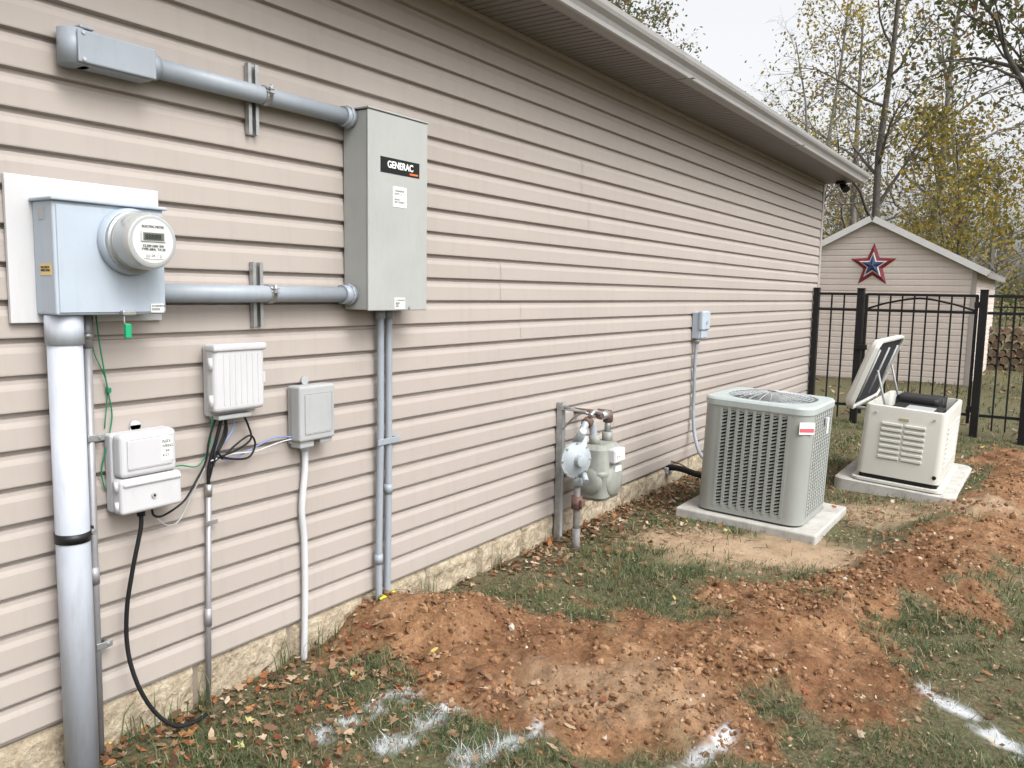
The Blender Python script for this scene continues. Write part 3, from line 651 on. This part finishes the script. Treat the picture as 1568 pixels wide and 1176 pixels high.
lr=lambda i,z,r=.07:(rrect(L_+.03-2*i,LW-2*i,max(r-i*.4,.01),6,0,-LW/2),z)
loft('lid_shell',lid,[lr(.018,.045),lr(.016,.0),lr(0,.0),lr(-.002,.03),lr(.010,.055),lr(.04,.072),lr(.11,.082)],M['genw'],False,True)
mesh_obj('lid_liner',[(-.49,-.51,.014),(.49,-.51,.014),(.49,-.03,.014),(-.49,-.03,.014)],[(0,1,2,3)],pmat('lid_liner',(.030,.030,.034),.85,.3,30,spec=.15),lid)
for xx in (-.38,.0,.38): tube('lid_gasket_%d'%int(xx*100+50),lid,[(xx,-.08,.012),(xx,-.46,.012)],.010,M['plastd'],8,sm=False)
lid.location=(0,GW/2+.085,GH-.065); lid.rotation_euler=(math.radians(-74),0,0)
tube('gas_strut',ge,[(-.30,.16,.50),(-.30,.25,.78)],.008,M['plastd'],8,sm=False); tube('gas_strut_b',ge,[(.30,.16,.50),(.30,.25,.78)],.008,M['plastd'],8,sm=False)
for xx in (-.35,.35): tube('hinge_arm_%d'%int(xx*100),ge,[(xx,GW/2-.02,GH-.06),(xx,GW/2+.085,GH-.06)],.012,M['plastd'],8,sm=False)
ge.location=(6.76,-1.445,.045); ge.rotation_euler=(math.radians(3.5),0,math.radians(0))
gpd=empty('generator_pad'); s2=loft('slab',gpd,[(rrect(1.34,.80,.08,6),-.10),(rrect(1.34,.80,.08,6),-.012),(rrect(1.31,.77,.07,6),0)],M['conc'])
gpd.location=(6.88,-1.43,.04); gpd.rotation_euler=(math.radians(3.5),0,0)
# ------------------------------------------------------------------ fence
fe=empty('metal_fence'); FX=9.50; bkp=M['blackp']
def picket_panel(par,y0,y1,tag,z0=.10,z1=1.40,sp=.112):
    n=max(1,int(round(abs(y1-y0)/sp)))
    V=[];F=[]
    def bx(xa,xb,ya,yb,za,zb):
        b=len(V)
        for q in ((xa,ya,za),(xb,ya,za),(xb,yb,za),(xa,yb,za),(xa,ya,zb),(xb,ya,zb),(xb,yb,zb),(xa,yb,zb)): V.append(q)
        for q in ((0,3,2,1),(4,5,6,7),(0,1,5,4),(1,2,6,5),(2,3,7,6),(3,0,4,7)): F.append(tuple(b+i for i in q))
    for i in range(1,n):
        yy=y0+(y1-y0)*i/n; bx(FX-.008,FX+.008,yy-.008,yy+.008,z0-.06,z1-.001)
    for zz in (z1,1.23,z0+.09): bx(FX-.0165,FX+.0165,y1,y0,zz-.014,zz+.014)
    mesh_obj('panel_'+tag,V,F,bkp,par)
def post(par,y,tag,w=.030,top=1.45,x=FX):
    box('post_'+tag,par,x-w,x+w,y-w,y+w,-.25,top,bkp,.004,1); box('cap_'+tag,par,x-w-.005,x+w+.005,y-w-.005,y+w+.005,top,top+.016,bkp,.006,1)
post(fe,-.06,'a'); post(fe,-.52,'b',.036); post(fe,-1.68,'c',.036); post(fe,-2.10,'d'); post(fe,-3.95,'e'); post(fe,-5.8,'f')
picket_panel(fe,-.09,-.48,'ab'); picket_panel(fe,-1.72,-2.07,'cd'); picket_panel(fe,-2.14,-3.92,'de'); picket_panel(fe,-3.98,-5.77,'ef')
gt=empty('metal_gate')
picket_panel(gt,-.585,-1.625,'gate')
box('stile_a',gt,FX-.018,FX+.018,-.595,-.565,.1,1.41,bkp,.003,1); box('stile_b',gt,FX-.018,FX+.018,-1.635,-1.605,.1,1.41,bkp,.003,1)
tube('arch_rail',gt,[(FX,-.60,1.25),(FX,-.8,1.315),(FX,-1.1,1.365),(FX,-1.4,1.315),(FX,-1.61,1.25)],.012,bkp,6)
box('latch',gt,FX-.07,FX-.02,-.62,-.50,.80,.86,bkp,.01); box('hinge_top',gt,FX-.03,FX+.0,-1.67,-1.60,1.28,1.34,bkp,.004); box('hinge_low',gt,FX-.03,FX,-1.67,-1.60,.22,.28,bkp,.004)
V=[];F=[]
fb=empty('metal_fence')
def bx2(xa,xb,ya,yb,za,zb):
    b=len(V)
    for q in ((xa,ya,za),(xb,ya,za),(xb,yb,za),(xa,yb,za),(xa,ya,zb),(xb,ya,zb),(xb,yb,zb),(xa,yb,zb)): V.append(q)
    for q in ((0,3,2,1),(4,5,6,7),(0,1,5,4),(1,2,6,5),(2,3,7,6),(3,0,4,7)): F.append(tuple(b+i for i in q))
for i in range(70): yy=-5+i*.13; bx2(21-.008,21+.008,yy-.008,yy+.008,-.05,1.2)
for zz in (1.2,1.05,.1): bx2(21-.015,21+.015,-5,4.1,zz-.015,zz+.015)
for i in range(5): bx2(21-.035,21+.035,-5+i*2.2-.035,-5+i*2.2+.035,-.2,1.3)
mesh_obj('rear_run',V,F,bkp,fb)
# ------------------------------------------------------------------ shed
sh=empty('garden_shed'); SX=15.0; yl,yr=1.98,-1.17; pk=(yl+yr)/2; ze,zp=1.84,2.66; zb=-.12; SD=4.6
def shed_half(z): 
    if z<=ze: return yr,yl
    t=(z-ze)/(zp-ze); return yr+(pk-yr)*t, yl+(pk-yl)*t
V=[];F=[]; z=zb
while z<zp-.02:
    c_=min(.1,zp-z-.001)
    P4=[(z,-.003),(z,-.014),(z+c_*.7,-.012),(z+c_*.85,-.006),(z+c_,-.003)]
    b=len(V)
    for zz,d in P4:
        a_,bb=shed_half(zz); V.append((SX+d,a_,zz)); V.append((SX+d,bb,zz))
    for i in range(4): F.append((b+2*i,b+2*i+2,b+2*i+3,b+2*i+1))
    if z<ze:
        b=len(V)
        for zz,d in P4: V.append((SX,yr+d,min(zz,ze+.03))); V.append((SX+SD,yr+d,min(zz,ze+.03)))
        for i in range(4): F.append((b+2*i,b+2*i+1,b+2*i+3,b+2*i+2))
    z+=.1
mesh_obj('siding',V,F,M['siding2'],sh)
V=[(SX+.002,yr+.002,zb-.3),(SX+.002,yl,zb-.3),(SX+.002,yl,ze),(SX+.002,pk,zp),(SX+.002,yr+.002,ze)]; V+=[(SX+SD,b_,c_) for a_,b_,c_ in V]
mesh_obj('wall_core',V,[(0,1,2,3,4),(9,8,7,6,5),(0,5,6,1),(1,6,7,2),(4,9,5,0)],M['siding2'],sh)
def slab(name,p,q,xa,xb,th,mat):
    d=Vector((0,q[0]-p[0],q[1]-p[1])).normalized(); n=Vector((0,-d.z,d.y)); n=n if n.z>0 else -n
    V=[]
    for x_ in (xa,xb):
        for (yy,zz) in (p,q): V.append(Vector((x_,yy,zz)))
        for (yy,zz) in (q,p): V.append(Vector((x_,yy,zz))+n*th)
    return mesh_obj(name,V,[(0,1,2,3),(7,6,5,4),(0,4,5,1),(1,5,6,2),(2,6,7,3),(3,7,4,0)],mat,sh)
sl=(zp-ze)/(pk-yr); ov=.16
slab('roof_right',(pk,zp+.005),(yr-ov,ze-ov*sl+.005),SX-.10,SX+SD+.1,.05,M['shingle']); slab('roof_left',(pk,zp+.005),(yl+ov,ze-ov*sl+.005),SX-.10,SX+SD+.1,.05,M['shingle'])
slab('rake_right',(pk,zp-.03),(yr-ov,ze-ov*sl-.03),SX-.13,SX-.101,.10,M['whitet']); slab('rake_left',(pk,zp-.03),(yl+ov,ze-ov*sl-.03),SX-.13,SX-.101,.10,M['whitet'])
slab('rake_soffit_right',(pk,zp-.035),(yr-ov,ze-ov*sl-.035),SX-.10,SX-.018,.03,M['trim'])
box('corner_post_r',sh,SX-.022,SX+.06,yr-.02,yr+.05,zb,ze-.02,M['trim'],.004); box('eave_fascia',sh,SX-.1,SX+SD,yr-ov-.02,yr-ov,ze-ov*sl-.05,ze-ov*sl+.06,M['fascia'])
st=empty('barn_star'); 
def star(name,cx_,cy_,cz_,R1,R2,d,mat):
    V=[(cx_-d,cy_,cz_)]; 
    for i in range(10):
        a_=math.pi/2+i*math.pi/5; R_=R1 if i%2==0 else R2; V.append((cx_,cy_-R_*math.cos(a_),cz_+R_*math.sin(a_)))
    mesh_obj(name,V,[(0,1+i,1+(i+1)%10) for i in range(10)],mat,st)
star('star_outer',SX-.02,.36,1.90,.38,.16,.08,M['red']); star('star_white',SX-.055,.36,1.90,.235,.095,.052,M['whitet']); star('star_inner',SX-.072,.36,1.90,.19,.075,.045,M['blue'])
# ------------------------------------------------------------------ wood pile
wo=empty('wood_pile'); V=[];F=[]
for r in range(6):
    for i in range(12):
        rr=random.uniform(.06,.09); yy=-2.6+i*.17+(r%2)*.08+random.uniform(-.02,.02); zz=r*.15+random.uniform(-.01,.01)
        sweep([(18.9+random.uniform(-.05,.05),yy,zz),(19.5,yy,zz)],rr,8,True,V,F)
mesh_obj('logs',V,F,pmat('log_wood',(.13,.09,.06),.9,.5,9,.4,30),wo)
# ------------------------------------------------------------------ foliage materials
def leafmat(name,stops,trans=.35,rough=.7,attrn=None):
    m,nt,p,o=newmat(name); gi=nt.nodes.new('ShaderNodeNewGeometry')
    r=ramp(nt,gi.outputs['Random Per Island'],stops); nt.links.new(r.outputs[0],p.inputs['Base Color']); p.inputs['Roughness'].default_value=rough; p.inputs['Specular IOR Level'].default_value=.25
    if trans>0:
        t=nt.nodes.new('ShaderNodeBsdfTranslucent'); nt.links.new(r.outputs[0],t.inputs[0]); mx=nt.nodes.new('ShaderNodeMixShader'); mx.inputs[0].default_value=trans
        nt.links.new(p.outputs[0],mx.inputs[1]); nt.links.new(t.outputs[0],mx.inputs[2]); nt.links.new(mx.outputs[0],o.inputs[0])
    return m
LM_y=leafmat('leaves_yellow',[(0,(.22,.17,.03)),(.35,(.42,.31,.05)),(.6,(.26,.22,.06)),(.8,(.13,.15,.05)),(1,(.18,.12,.06))],.5)
LM_g=leafmat('leaves_olive',[(0,(.06,.08,.03)),(.4,(.10,.12,.045)),(.75,(.17,.14,.06)),(1,(.22,.13,.07))],.4)
LM_b=leafmat('leaves_brown',[(0,(.12,.085,.05)),(.4,(.21,.15,.08)),(.7,(.12,.13,.06)),(1,(.34,.26,.08))],.4)
bark=pmat('bark',(.10,.09,.08),.95,.35,14,.6,30,spec=.1); barkg=pmat('bark_grey',(.16,.15,.14),.95,.3,14,.5,30,spec=.1)
def leaf_cloud(C,size,per,spread,rg):
    C=np.repeat(np.asarray(C),per,axis=0); n=len(C); C=C+rg.normal(0,spread,(n,3))
    a=rg.normal(size=(n,3)); a/=np.linalg.norm(a,axis=1)[:,None]; b=rg.normal(size=(n,3)); b-=a*(a*b).sum(1)[:,None]; b/=np.linalg.norm(b,axis=1)[:,None]
    s=size*rg.uniform(.6,1.3,(n,1)); V=np.stack([C-a*s,C+b*s*.55,C+a*s,C-b*s*.55],1).reshape(-1,3)
    return V,np.arange(n*4).reshape(-1,4)
def tree(name,x,y,h,r0,lm,bm_,seed,per=5,lsize=.09,spread=.16,base=.3,dens=1.0,spreadf=.36,lean=0,droop=0,ntip_keep=1.0):
    R=random.Random(seed); rg=np.random.default_rng(seed); V=[];F=[];tips=[]
    def br(p,d,L,r,lv):
        n=5 if lv<2 else 3; P=[p]; rad=[r]; q=p.copy(); dd=d.copy()
        for i in range(n):
            j=.07 if lv==0 else .22
            dd=(dd+Vector((R.gauss(0,j),R.gauss(0,j),R.gauss(0,j)+(.05 if lv==1 else -droop*lv*.1)))).normalized(); q=q+dd*(L/n); P.append(q.copy()); rad.append(r*(1-(i+1)/n*(.75 if lv else .82)))
        sweep(P,rad,(8,5,4,3,3)[lv],False,V,F)
        if lv==3: tips.extend([P[-1],P[-2]]); return
        nc=(int(15*dens),7,5)[lv]
        for i in range(nc):
            t=(base+(1-base)*(i+R.random())/nc) if lv==0 else (.25+.75*(i+R.random())/nc)
            t=min(t,.99); k=int(t*n); fr=t*n-k; pp=P[k].lerp(P[k+1],fr); rr=rad[k]*(1-fr)+rad[k+1]*fr
            if lv==0:
                az=i*2.4+R.uniform(-.4,.4); el=R.uniform(.25,.8)+t*.3; nd=Vector((math.cos(az)*math.cos(el),math.sin(az)*math.cos(el),math.sin(el))); LL=h*spreadf*(1.15-t*.75)*R.uniform(.7,1.1)
            else:
                nd=(P[k+1]-P[k]).normalized(); o_=Vector((R.gauss(0,1),R.gauss(0,1),R.gauss(0,.7))); o_=(o_-nd*o_.dot(nd)).normalized(); nd=(nd*.75+o_*.75).normalized(); LL=L*R.uniform(.35,.6)
            br(pp,nd,LL,max(rr*.55,.004),lv+1)
        tips.append(P[-1])
    tr=empty(name); z0=-.2
    br(Vector((x,y,z0)),Vector((lean,0,1)).normalized(),h,r0,0)
    o=mesh_obj('trunk_and_branches',V,F,bm_,tr,True)
    T=np.array([tuple(t) for t in tips]); 
    keep=fbm(T[:,0]+T[:,2]*.7,T[:,1]+T[:,2]*.9,.55,2,seed)+rg.uniform(-.12,.12,len(T)); T=T[keep>np.quantile(keep,1-ntip_keep)]
    Vl,Fl=leaf_cloud(T,lsize,per,spread,rg); mesh_obj('foliage',Vl,Fl,lm,tr)
tree('maple_tree',24,1.75,13.5,.13,LM_y,bark,1,per=3,lsize=.06,spread=.2,base=.2,dens=1.2,spreadf=.25,ntip_keep=.55)
tree('maple_tree',30,5.2,12,.14,LM_y,barkg,2,per=3,lsize=.075,spread=.2,spreadf=.3,ntip_keep=.45)
tree('maple_tree',33,.6,9.5,.14,LM_b,barkg,3,per=2,lsize=.07,spread=.28,base=.15,spreadf=.30,ntip_keep=.5)
tree('oak_tree',14.5,-2.6,9.5,.18,LM_g,bark,4,per=7,lsize=.055,spread=.17,base=.36,dens=1.4,spreadf=.36,droop=.3,ntip_keep=.9)
tree('oak_tree',21,-2.0,12,.18,LM_g,bark,5,per=5,lsize=.065,spread=.2,base=.30,dens=1.2,spreadf=.30,ntip_keep=.75)
tree('oak_tree',38,2.6,15,.22,LM_b,barkg,6,per=3,lsize=.085,spread=.28,base=.2,spreadf=.3,ntip_keep=.55)
tree('maple_tree',27,3.6,10,.09,LM_b,barkg,8,per=2,lsize=.06,spread=.2,base=.15,spreadf=.3,ntip_keep=.5)
tree('oak_tree',29,11.5,14.3,.2,LM_g,barkg,9,per=5,lsize=.08,spread=.22,spreadf=.26,base=.4,ntip_keep=.75)
tree('oak_tree',45,6.8,15,.24,LM_b,barkg,10,per=3,lsize=.10,spread=.3,base=.2,spreadf=.3,ntip_keep=.5)
tree('maple_tree',20,-.4,5.0,.05,LM_y,bark,11,per=4,lsize=.055,spread=.17,base=.3,spreadf=.38,ntip_keep=.6)
tree('maple_tree',26,.2,6.0,.06,LM_y,bark,12,per=4,lsize=.06,spread=.2,base=.3,spreadf=.36,ntip_keep=.6)
# far tree mass
V=[];F=[];T=[]
R=random.Random(5)
for i in range(56):
    x_=R.uniform(50,95); y_=-2.32+x_*R.uniform(-.22,.36); h_=R.uniform(7,12)
    P=[Vector((x_,y_,-.3))]; 
    for k in range(4): P.append(P[-1]+Vector((R.gauss(0,.15),R.gauss(0,.15),h_/4)))
    sweep(P,[.22,.18,.13,.08,.02],5,False,V,F)
    for k in range(32):
        t=R.uniform(.12,1); b0=P[0].lerp(P[4],t); az=R.uniform(0,6.28); L=h_*.3*(1.15-t); e=b0+Vector((math.cos(az)*L,math.sin(az)*L,L*R.uniform(.2,.9))); sweep([b0,b0.lerp(e,.5)+Vector((0,0,.1)),e],[.05,.03,.012],3,False,V,F)
        for q in range(3): T.append(tuple(b0.lerp(e,R.uniform(.4,1.05))+Vector((R.gauss(0,.3),R.gauss(0,.3),R.gauss(0,.3)))))
bt=empty('background_trees'); mesh_obj('trunks',V,F,barkg,bt)
T=np.array(T); h3=len(T)//3; rg=np.random.default_rng(9); idx=rg.permutation(len(T))
for nm,sl_i,lm_ in (('foliage_a',idx[:h3],LM_b),('foliage_b',idx[h3:2*h3],LM_g),('foliage_c',idx[2*h3:],LM_y)):
    Vl,Fl=leaf_cloud(T[sl_i],.13,6,.55,rg); mesh_obj(nm,Vl,Fl,lm_,bt)
T=[]
for i in range(260):
    x_=R.uniform(40,60); y_=-2.32+x_*R.uniform(-.2,.3); T.append((x_,y_,R.uniform(0,2.2)))
us=empty('shrub_hedge'); Vl,Fl=leaf_cloud(np.array(T),.12,30,.55,rg); mesh_obj('foliage',Vl,Fl,LM_g,us)
# ------------------------------------------------------------------ grass
def blades(n,x0,x1,y0,y1,hmin,hmax,wd,seed):
    rg=np.random.default_rng(seed); x=rg.uniform(x0,x1,n); y=rg.uniform(y0,y1,n)
    dens=fbm(x,y,2.3,4,70)*.55+fbm(x,y,8,3,75)*.45
    keep=(rg.random(n)<sst(.40,.60,dens)*.92+.08)&(rg.random(n)>dirt_mask(x,y)*.985)&(rg.random(n)>sand_mask(x,y)*.95)
    keep&=~((x>4.70)&(x<5.55)&(y>-1.29)&(y<-.40)); keep&=~((x>6.19)&(x<7.57)&(y>-1.85)&(y<-1.02))
    keep&=(rg.random(n)<.10+.90*sst(.05,.35,-y))
    x=x[keep];y=y[keep]; n=len(x); z=height(x,y)-.004
    h=rg.uniform(hmin,hmax,n)*(.6+.8*fbm(x,y,3,2,80)); a=rg.uniform(0,6.283,n); ln_=rg.uniform(.3,1.6,n)*h; w_=wd*rg.uniform(.6,1.3,n)
    px=np.cos(a+1.57)*w_; py=np.sin(a+1.57)*w_; dx=np.cos(a)*ln_; dy=np.sin(a)*ln_
    V=np.empty((n,5,3))
    V[:,0]=np.stack([x-px,y-py,z],1); V[:,1]=np.stack([x+px,y+py,z],1)
    V[:,2]=np.stack([x+px*.8+dx*.35,y+py*.8+dy*.35,z+h*.6],1); V[:,3]=np.stack([x-px*.8+dx*.35,y-py*.8+dy*.35,z+h*.6],1)
    V[:,4]=np.stack([x+dx,y+dy,z+h],1)
    b=(np.arange(n)*5)[:,None]; F=np.concatenate([b+np.array([0,1,2]),b+np.array([0,2,3]),b+np.array([3,2,4])])
    pm=np.repeat(paint_mask(x,y)*rg.choice([.1,.5,.9],n),5); return V.reshape(-1,3),F,pm
m,nt,p,o=newmat('grass_blades'); gi=nt.nodes.new('ShaderNodeNewGeometry')
r=ramp(nt,gi.outputs['Random Per Island'],[(0,(.036,.066,.024)),(.35,(.062,.105,.038)),(.65,(.10,.145,.058)),(.82,(.17,.165,.085)),(1,(.36,.30,.18))])
nn=noise(nt,1.6,3,.6,objc(nt)); c=mixc(nt,ramp(nt,nn.outputs[0],[(.45,0.),(.7,.4)]).outputs[0],r.outputs[0],(.15,.13,.07)); c=mixc(nt,attr(nt,'paint'),c,(.66,.69,.72))
nt.links.new(c,p.inputs['Base Color']); p.inputs['Roughness'].default_value=.6; p.inputs['Specular IOR Level'].default_value=.3
t=nt.nodes.new('ShaderNodeBsdfTranslucent'); nt.links.new(c,t.inputs[0]); mx=nt.nodes.new('ShaderNodeMixShader'); mx.inputs[0].default_value=.3
nt.links.new(p.outputs[0],mx.inputs[1]); nt.links.new(t.outputs[0],mx.inputs[2]); nt.links.new(mx.outputs[0],o.inputs[0])
gm_=m; ga=empty('grass')
for nm,args in (('near',(130000,.6,4.2,-3.0,-.01,.014,.042,.0015,1)),('mid',(65000,3.8,9.6,-4.5,-.01,.02,.05,.0026,2)),('far',(50000,9.3,30,-8,8,.03,.08,.006,3))):
    V,F,pm=blades(*args); o=mesh_obj(nm,V,F,gm_,ga); setattr_(o.data,'paint',pm)
# ------------------------------------------------------------------ fallen leaves
def leafshape(rg,lob):
    n=14; a=np.linspace(0,2*np.pi,n,endpoint=False)
    if lob: r=np.array([1,.5,.85,.42,.75,.4,.35,.25,.35,.4,.75,.42,.85,.5])
    else: r=np.array([1,.72,.5,.42,.40,.42,.5,.75,.5,.42,.40,.42,.5,.72])
    return np.stack([r*np.cos(a),r*np.sin(a)],1)
def fallen(n,gen,seed,smin,smax):
    rg=np.random.default_rng(seed); V=[];F=[]; xy=gen(rg,n); zz=height(xy[:,0],xy[:,1])
    for (x,y),z in zip(xy,zz):
        if (4.71<x<5.54 and -1.28<y<-.41) :
            if rg.random()<.85: continue
            z=.035
        if (6.2<x<7.56 and -1.84<y<-1.03): continue
        s=rg.uniform(smin,smax); S=leafshape(rg,rg.random()<.6)*s*(1+rg.normal(0,.12,(14,1))); curl=rg.uniform(-.5,1.0)/s*.35
        Zl=curl*(S[:,1]**2)+rg.normal(0,.03*s,14)+rg.uniform(-.3,.5)*S[:,0]**2/s*.4
        e=Euler((rg.normal(0,.35),rg.normal(0,.35),rg.uniform(0,6.28))).to_matrix(); e=np.array(e)
        P=np.stack([S[:,0],S[:,1],Zl],1)@e.T; P[:,2]-=P[:,2].min()*.8; P+=np.array([x,y,z+.003+rg.uniform(0,.014)])
        b=len(V); V.extend(P.tolist()); V.append([x,y,P[:,2].mean()]); F.extend([(b+i,b+(i+1)%14,b+14) for i in range(14)])
    return V,F
def gen_all(rg,n):
    x=rg.uniform(.9,9.4,n*4); y=-rg.uniform(0.0,3.6,n*4); d=fbm(x,y,1.8,4,90); k=rg.random(n*4)<sst(.36,.62,d)*(1-.6*dirt_mask(x,y)); o=np.stack([x[k],y[k]],1); return o[:n]
def gen_wall(rg,n):
    x=rg.uniform(.9,9.4,n); y=-np.abs(rg.normal(0.02,.09,n))-.02; k=(x<2.2)|(x>3.0)|(rg.random(n)<.3); return np.stack([x,y],1)[k]
def gen_left(rg,n):
    x=rg.uniform(.95,2.3,n); y=-rg.beta(1.2,2.2,n)*1.0; return np.stack([x,y],1)
def gen_mulch(rg,n):
    x=rg.uniform(3.3,6.4,n); y=-rg.beta(1.1,2.5,n)*.75-.02; return np.stack([x,y],1)
def gen_far(rg,n):
    x=rg.uniform(9,30,n); y=rg.uniform(-7,6,n); return np.stack([x,y],1)
lbrown=leafmat('fallen_leaf_brown',[(0,(.08,.042,.024)),(.35,(.155,.085,.045)),(.65,(.25,.155,.092)),(.88,(.36,.265,.175)),(1,(.48,.40,.30))],.12)
lred=leafmat('fallen_leaf_rust',[(0,(.12,.035,.018)),(.5,(.235,.085,.034)),(1,(.34,.16,.065))],.12)
lyel=leafmat('fallen_leaf_yellow',[(0,(.50,.37,.05)),(.5,(.44,.37,.14)),(1,(.38,.38,.19))],.12)
fla=empty('fallen_leaves')
for nm,n,gen,seed,a,b,mt in (('scatter',2600,gen_all,1,.009,.027,lbrown),('scatter_rust',550,gen_all,2,.009,.027,lred),('yellow',80,gen_all,3,.016,.030,lyel),('wall_drift',450,gen_wall,4,.012,.030,lbrown),('wall_drift_rust',150,gen_wall,5,.012,.030,lred),('mulch',850,gen_mulch,16,.012,.032,lbrown),('mulch_rust',240,gen_mulch,17,.012,.028,lred),('left_drift',330,gen_left,6,.010,.030,lbrown),('left_rust',190,gen_left,7,.010,.028,lred),('left_yellow',12,gen_left,8,.016,.030,lyel),('far_leaves',2200,gen_far,9,.03,.06,lbrown)):
    V,F=fallen(n,gen,seed,a,b); mesh_obj(nm,V,F,mt,fla)
def litter(n,seed,smin,smax):
    rg=np.random.default_rng(seed); x=rg.uniform(.8,8,n); y=-rg.uniform(.02,3.2,n); k=(rg.random(n)<sst(.32,.58,fbm(x,y,3,4,95)))&(rg.random(n)>dirt_mask(x,y)*.5)&~((x>4.7)&(x<5.55)&(y>-1.29)&(y<-.4))&~((x>6.19)&(x<7.57)&(y>-1.85)&(y<-1.02)); x=x[k];y=y[k];n=len(x)
    C=np.stack([x,y,height(x,y)+rg.uniform(.004,.022,n)],1); a=rg.normal(size=(n,3)); a[:,2]*=.3; a/=np.linalg.norm(a,axis=1)[:,None]; b=np.cross(a,[0,0,1.])+rg.normal(0,.3,(n,3)); b/=np.linalg.norm(b,axis=1)[:,None]
    s=rg.uniform(smin,smax,(n,1)); q=rg.uniform(.2,.7,(n,1)); V=np.stack([C-a*s,C+b*s*q,C+a*s,C-b*s*q],1).reshape(-1,3); return V,np.arange(n*4).reshape(-1,4)
V,F=litter(36000,5,.003,.010); mesh_obj('leaf_fragments',V,F,lbrown,fla)
# ------------------------------------------------------------------ soil clods, twigs
ico=bmesh.new(); bmesh.ops.create_icosphere(ico,subdivisions=1,radius=1); IV=np.array([tuple(v.co) for v in ico.verts]); IF=np.array([[v.index for v in f_.verts] for f_ in ico.faces]); ico.free()
def clods(n,seed,s0,s1):
    rg=np.random.default_rng(seed); x=rg.uniform(2.0,9.0,n*4); y=rg.uniform(-3.0,-.02,n*4); k=(rg.random(n*4)<dirt_mask(x,y)*(.15+.85*sst(.35,.62,fbm(x,y,3,3,40)))*(1.2-.09*x)); x=x[k][:n];y=y[k][:n]; n=len(x); z=height(x,y)
    s=s0+(s1-s0)*rg.random(n)**4; V=IV[None]*(1+rg.normal(0,.22,(n,12,1)))*s[:,None,None]*rg.uniform(.6,1.2,(n,1,3)); V=V+np.stack([x,y,z+s*.2],1)[:,None]
    F=(np.arange(n)*12)[:,None,None]+IF[None]; return V.reshape(-1,3),F.reshape(-1,3)
mc,nt,p,o=newmat('soil_clods'); gi=nt.nodes.new('ShaderNodeNewGeometry'); r=ramp(nt,gi.outputs['Random Per Island'],[(0,(.12,.062,.034)),(.5,(.20,.11,.058)),(1,(.32,.20,.12))]); nt.links.new(r.outputs[0],p.inputs['Base Color']); p.inputs['Roughness'].default_value=.95; p.inputs['Specular IOR Level'].default_value=.1
nb_=noise(nt,120,4,.6,objc(nt)); bump(nt,nb_.outputs[0],p,.6,.006)
sc_=empty('soil_clods'); V,F=clods(22000,1,.002,.016); mesh_obj('clods',V,F,mc,sc_); V,F=clods(220,2,.010,.028); mesh_obj('large_clods',V,F,mc,sc_)
rk=empty('stones'); V,F=clods(60,8,.008,.02); mesh_obj('stone_mesh',V,F,pmat('stone',(.42,.38,.33),.9,.2,20,.3,60),rk)
tw=empty('twigs'); V=[];F=[]
for i in range(160):
    x_=R.uniform(1.2,5.5); y_=-R.uniform(.05,2.6); z_=hz(x_,y_)+.01; a_=R.uniform(0,6.28); L=R.uniform(.03,.11)
    sweep([(x_,y_,z_),(x_+math.cos(a_)*L*.5,y_+math.sin(a_)*L*.5,z_+.008),(x_+math.cos(a_+.3)*L,y_+math.sin(a_+.3)*L,z_+.004)],[.0018,.0014,.0008],4,False,V,F)
mesh_obj('twig_mesh',V,F,bark,tw)
wd=empty('weeds')
rg=np.random.default_rng(77)
V=[];F=[]
for c_ in ((1.45,-.06),(1.6,-.05),(1.95,-.05),(2.08,-.07),(2.2,-.06),(3.3,-.06),(1.33,-.05),(2.75,-.05)):
    for i in range(14):
        x_=c_[0]+rg.normal(0,.03); y_=c_[1]+rg.normal(0,.012); z_=hz(x_,y_); a_=rg.uniform(0,6.28); h_=rg.uniform(.06,.16); l_=h_*rg.uniform(.1,.7); w_=.0018
        px,py=math.cos(a_+1.57)*w_,math.sin(a_+1.57)*w_; q=len(V); mxx,myy=x_+math.cos(a_)*l_*.3,y_+math.sin(a_)*l_*.3*.5-.0
        V+=[(x_-px,y_-py,z_),(x_+px,y_+py,z_),(mxx+px,myy+py,z_+h_*.6),(mxx-px,myy-py,z_+h_*.6),(x_+math.cos(a_)*l_,min(y_+math.sin(a_)*l_,-.025),z_+h_)]
        F+=[(q,q+1,q+2,q+3),(q+3,q+2,q+4)]
mesh_obj('weed_blades',V,F,gm_,wd)
print('done')
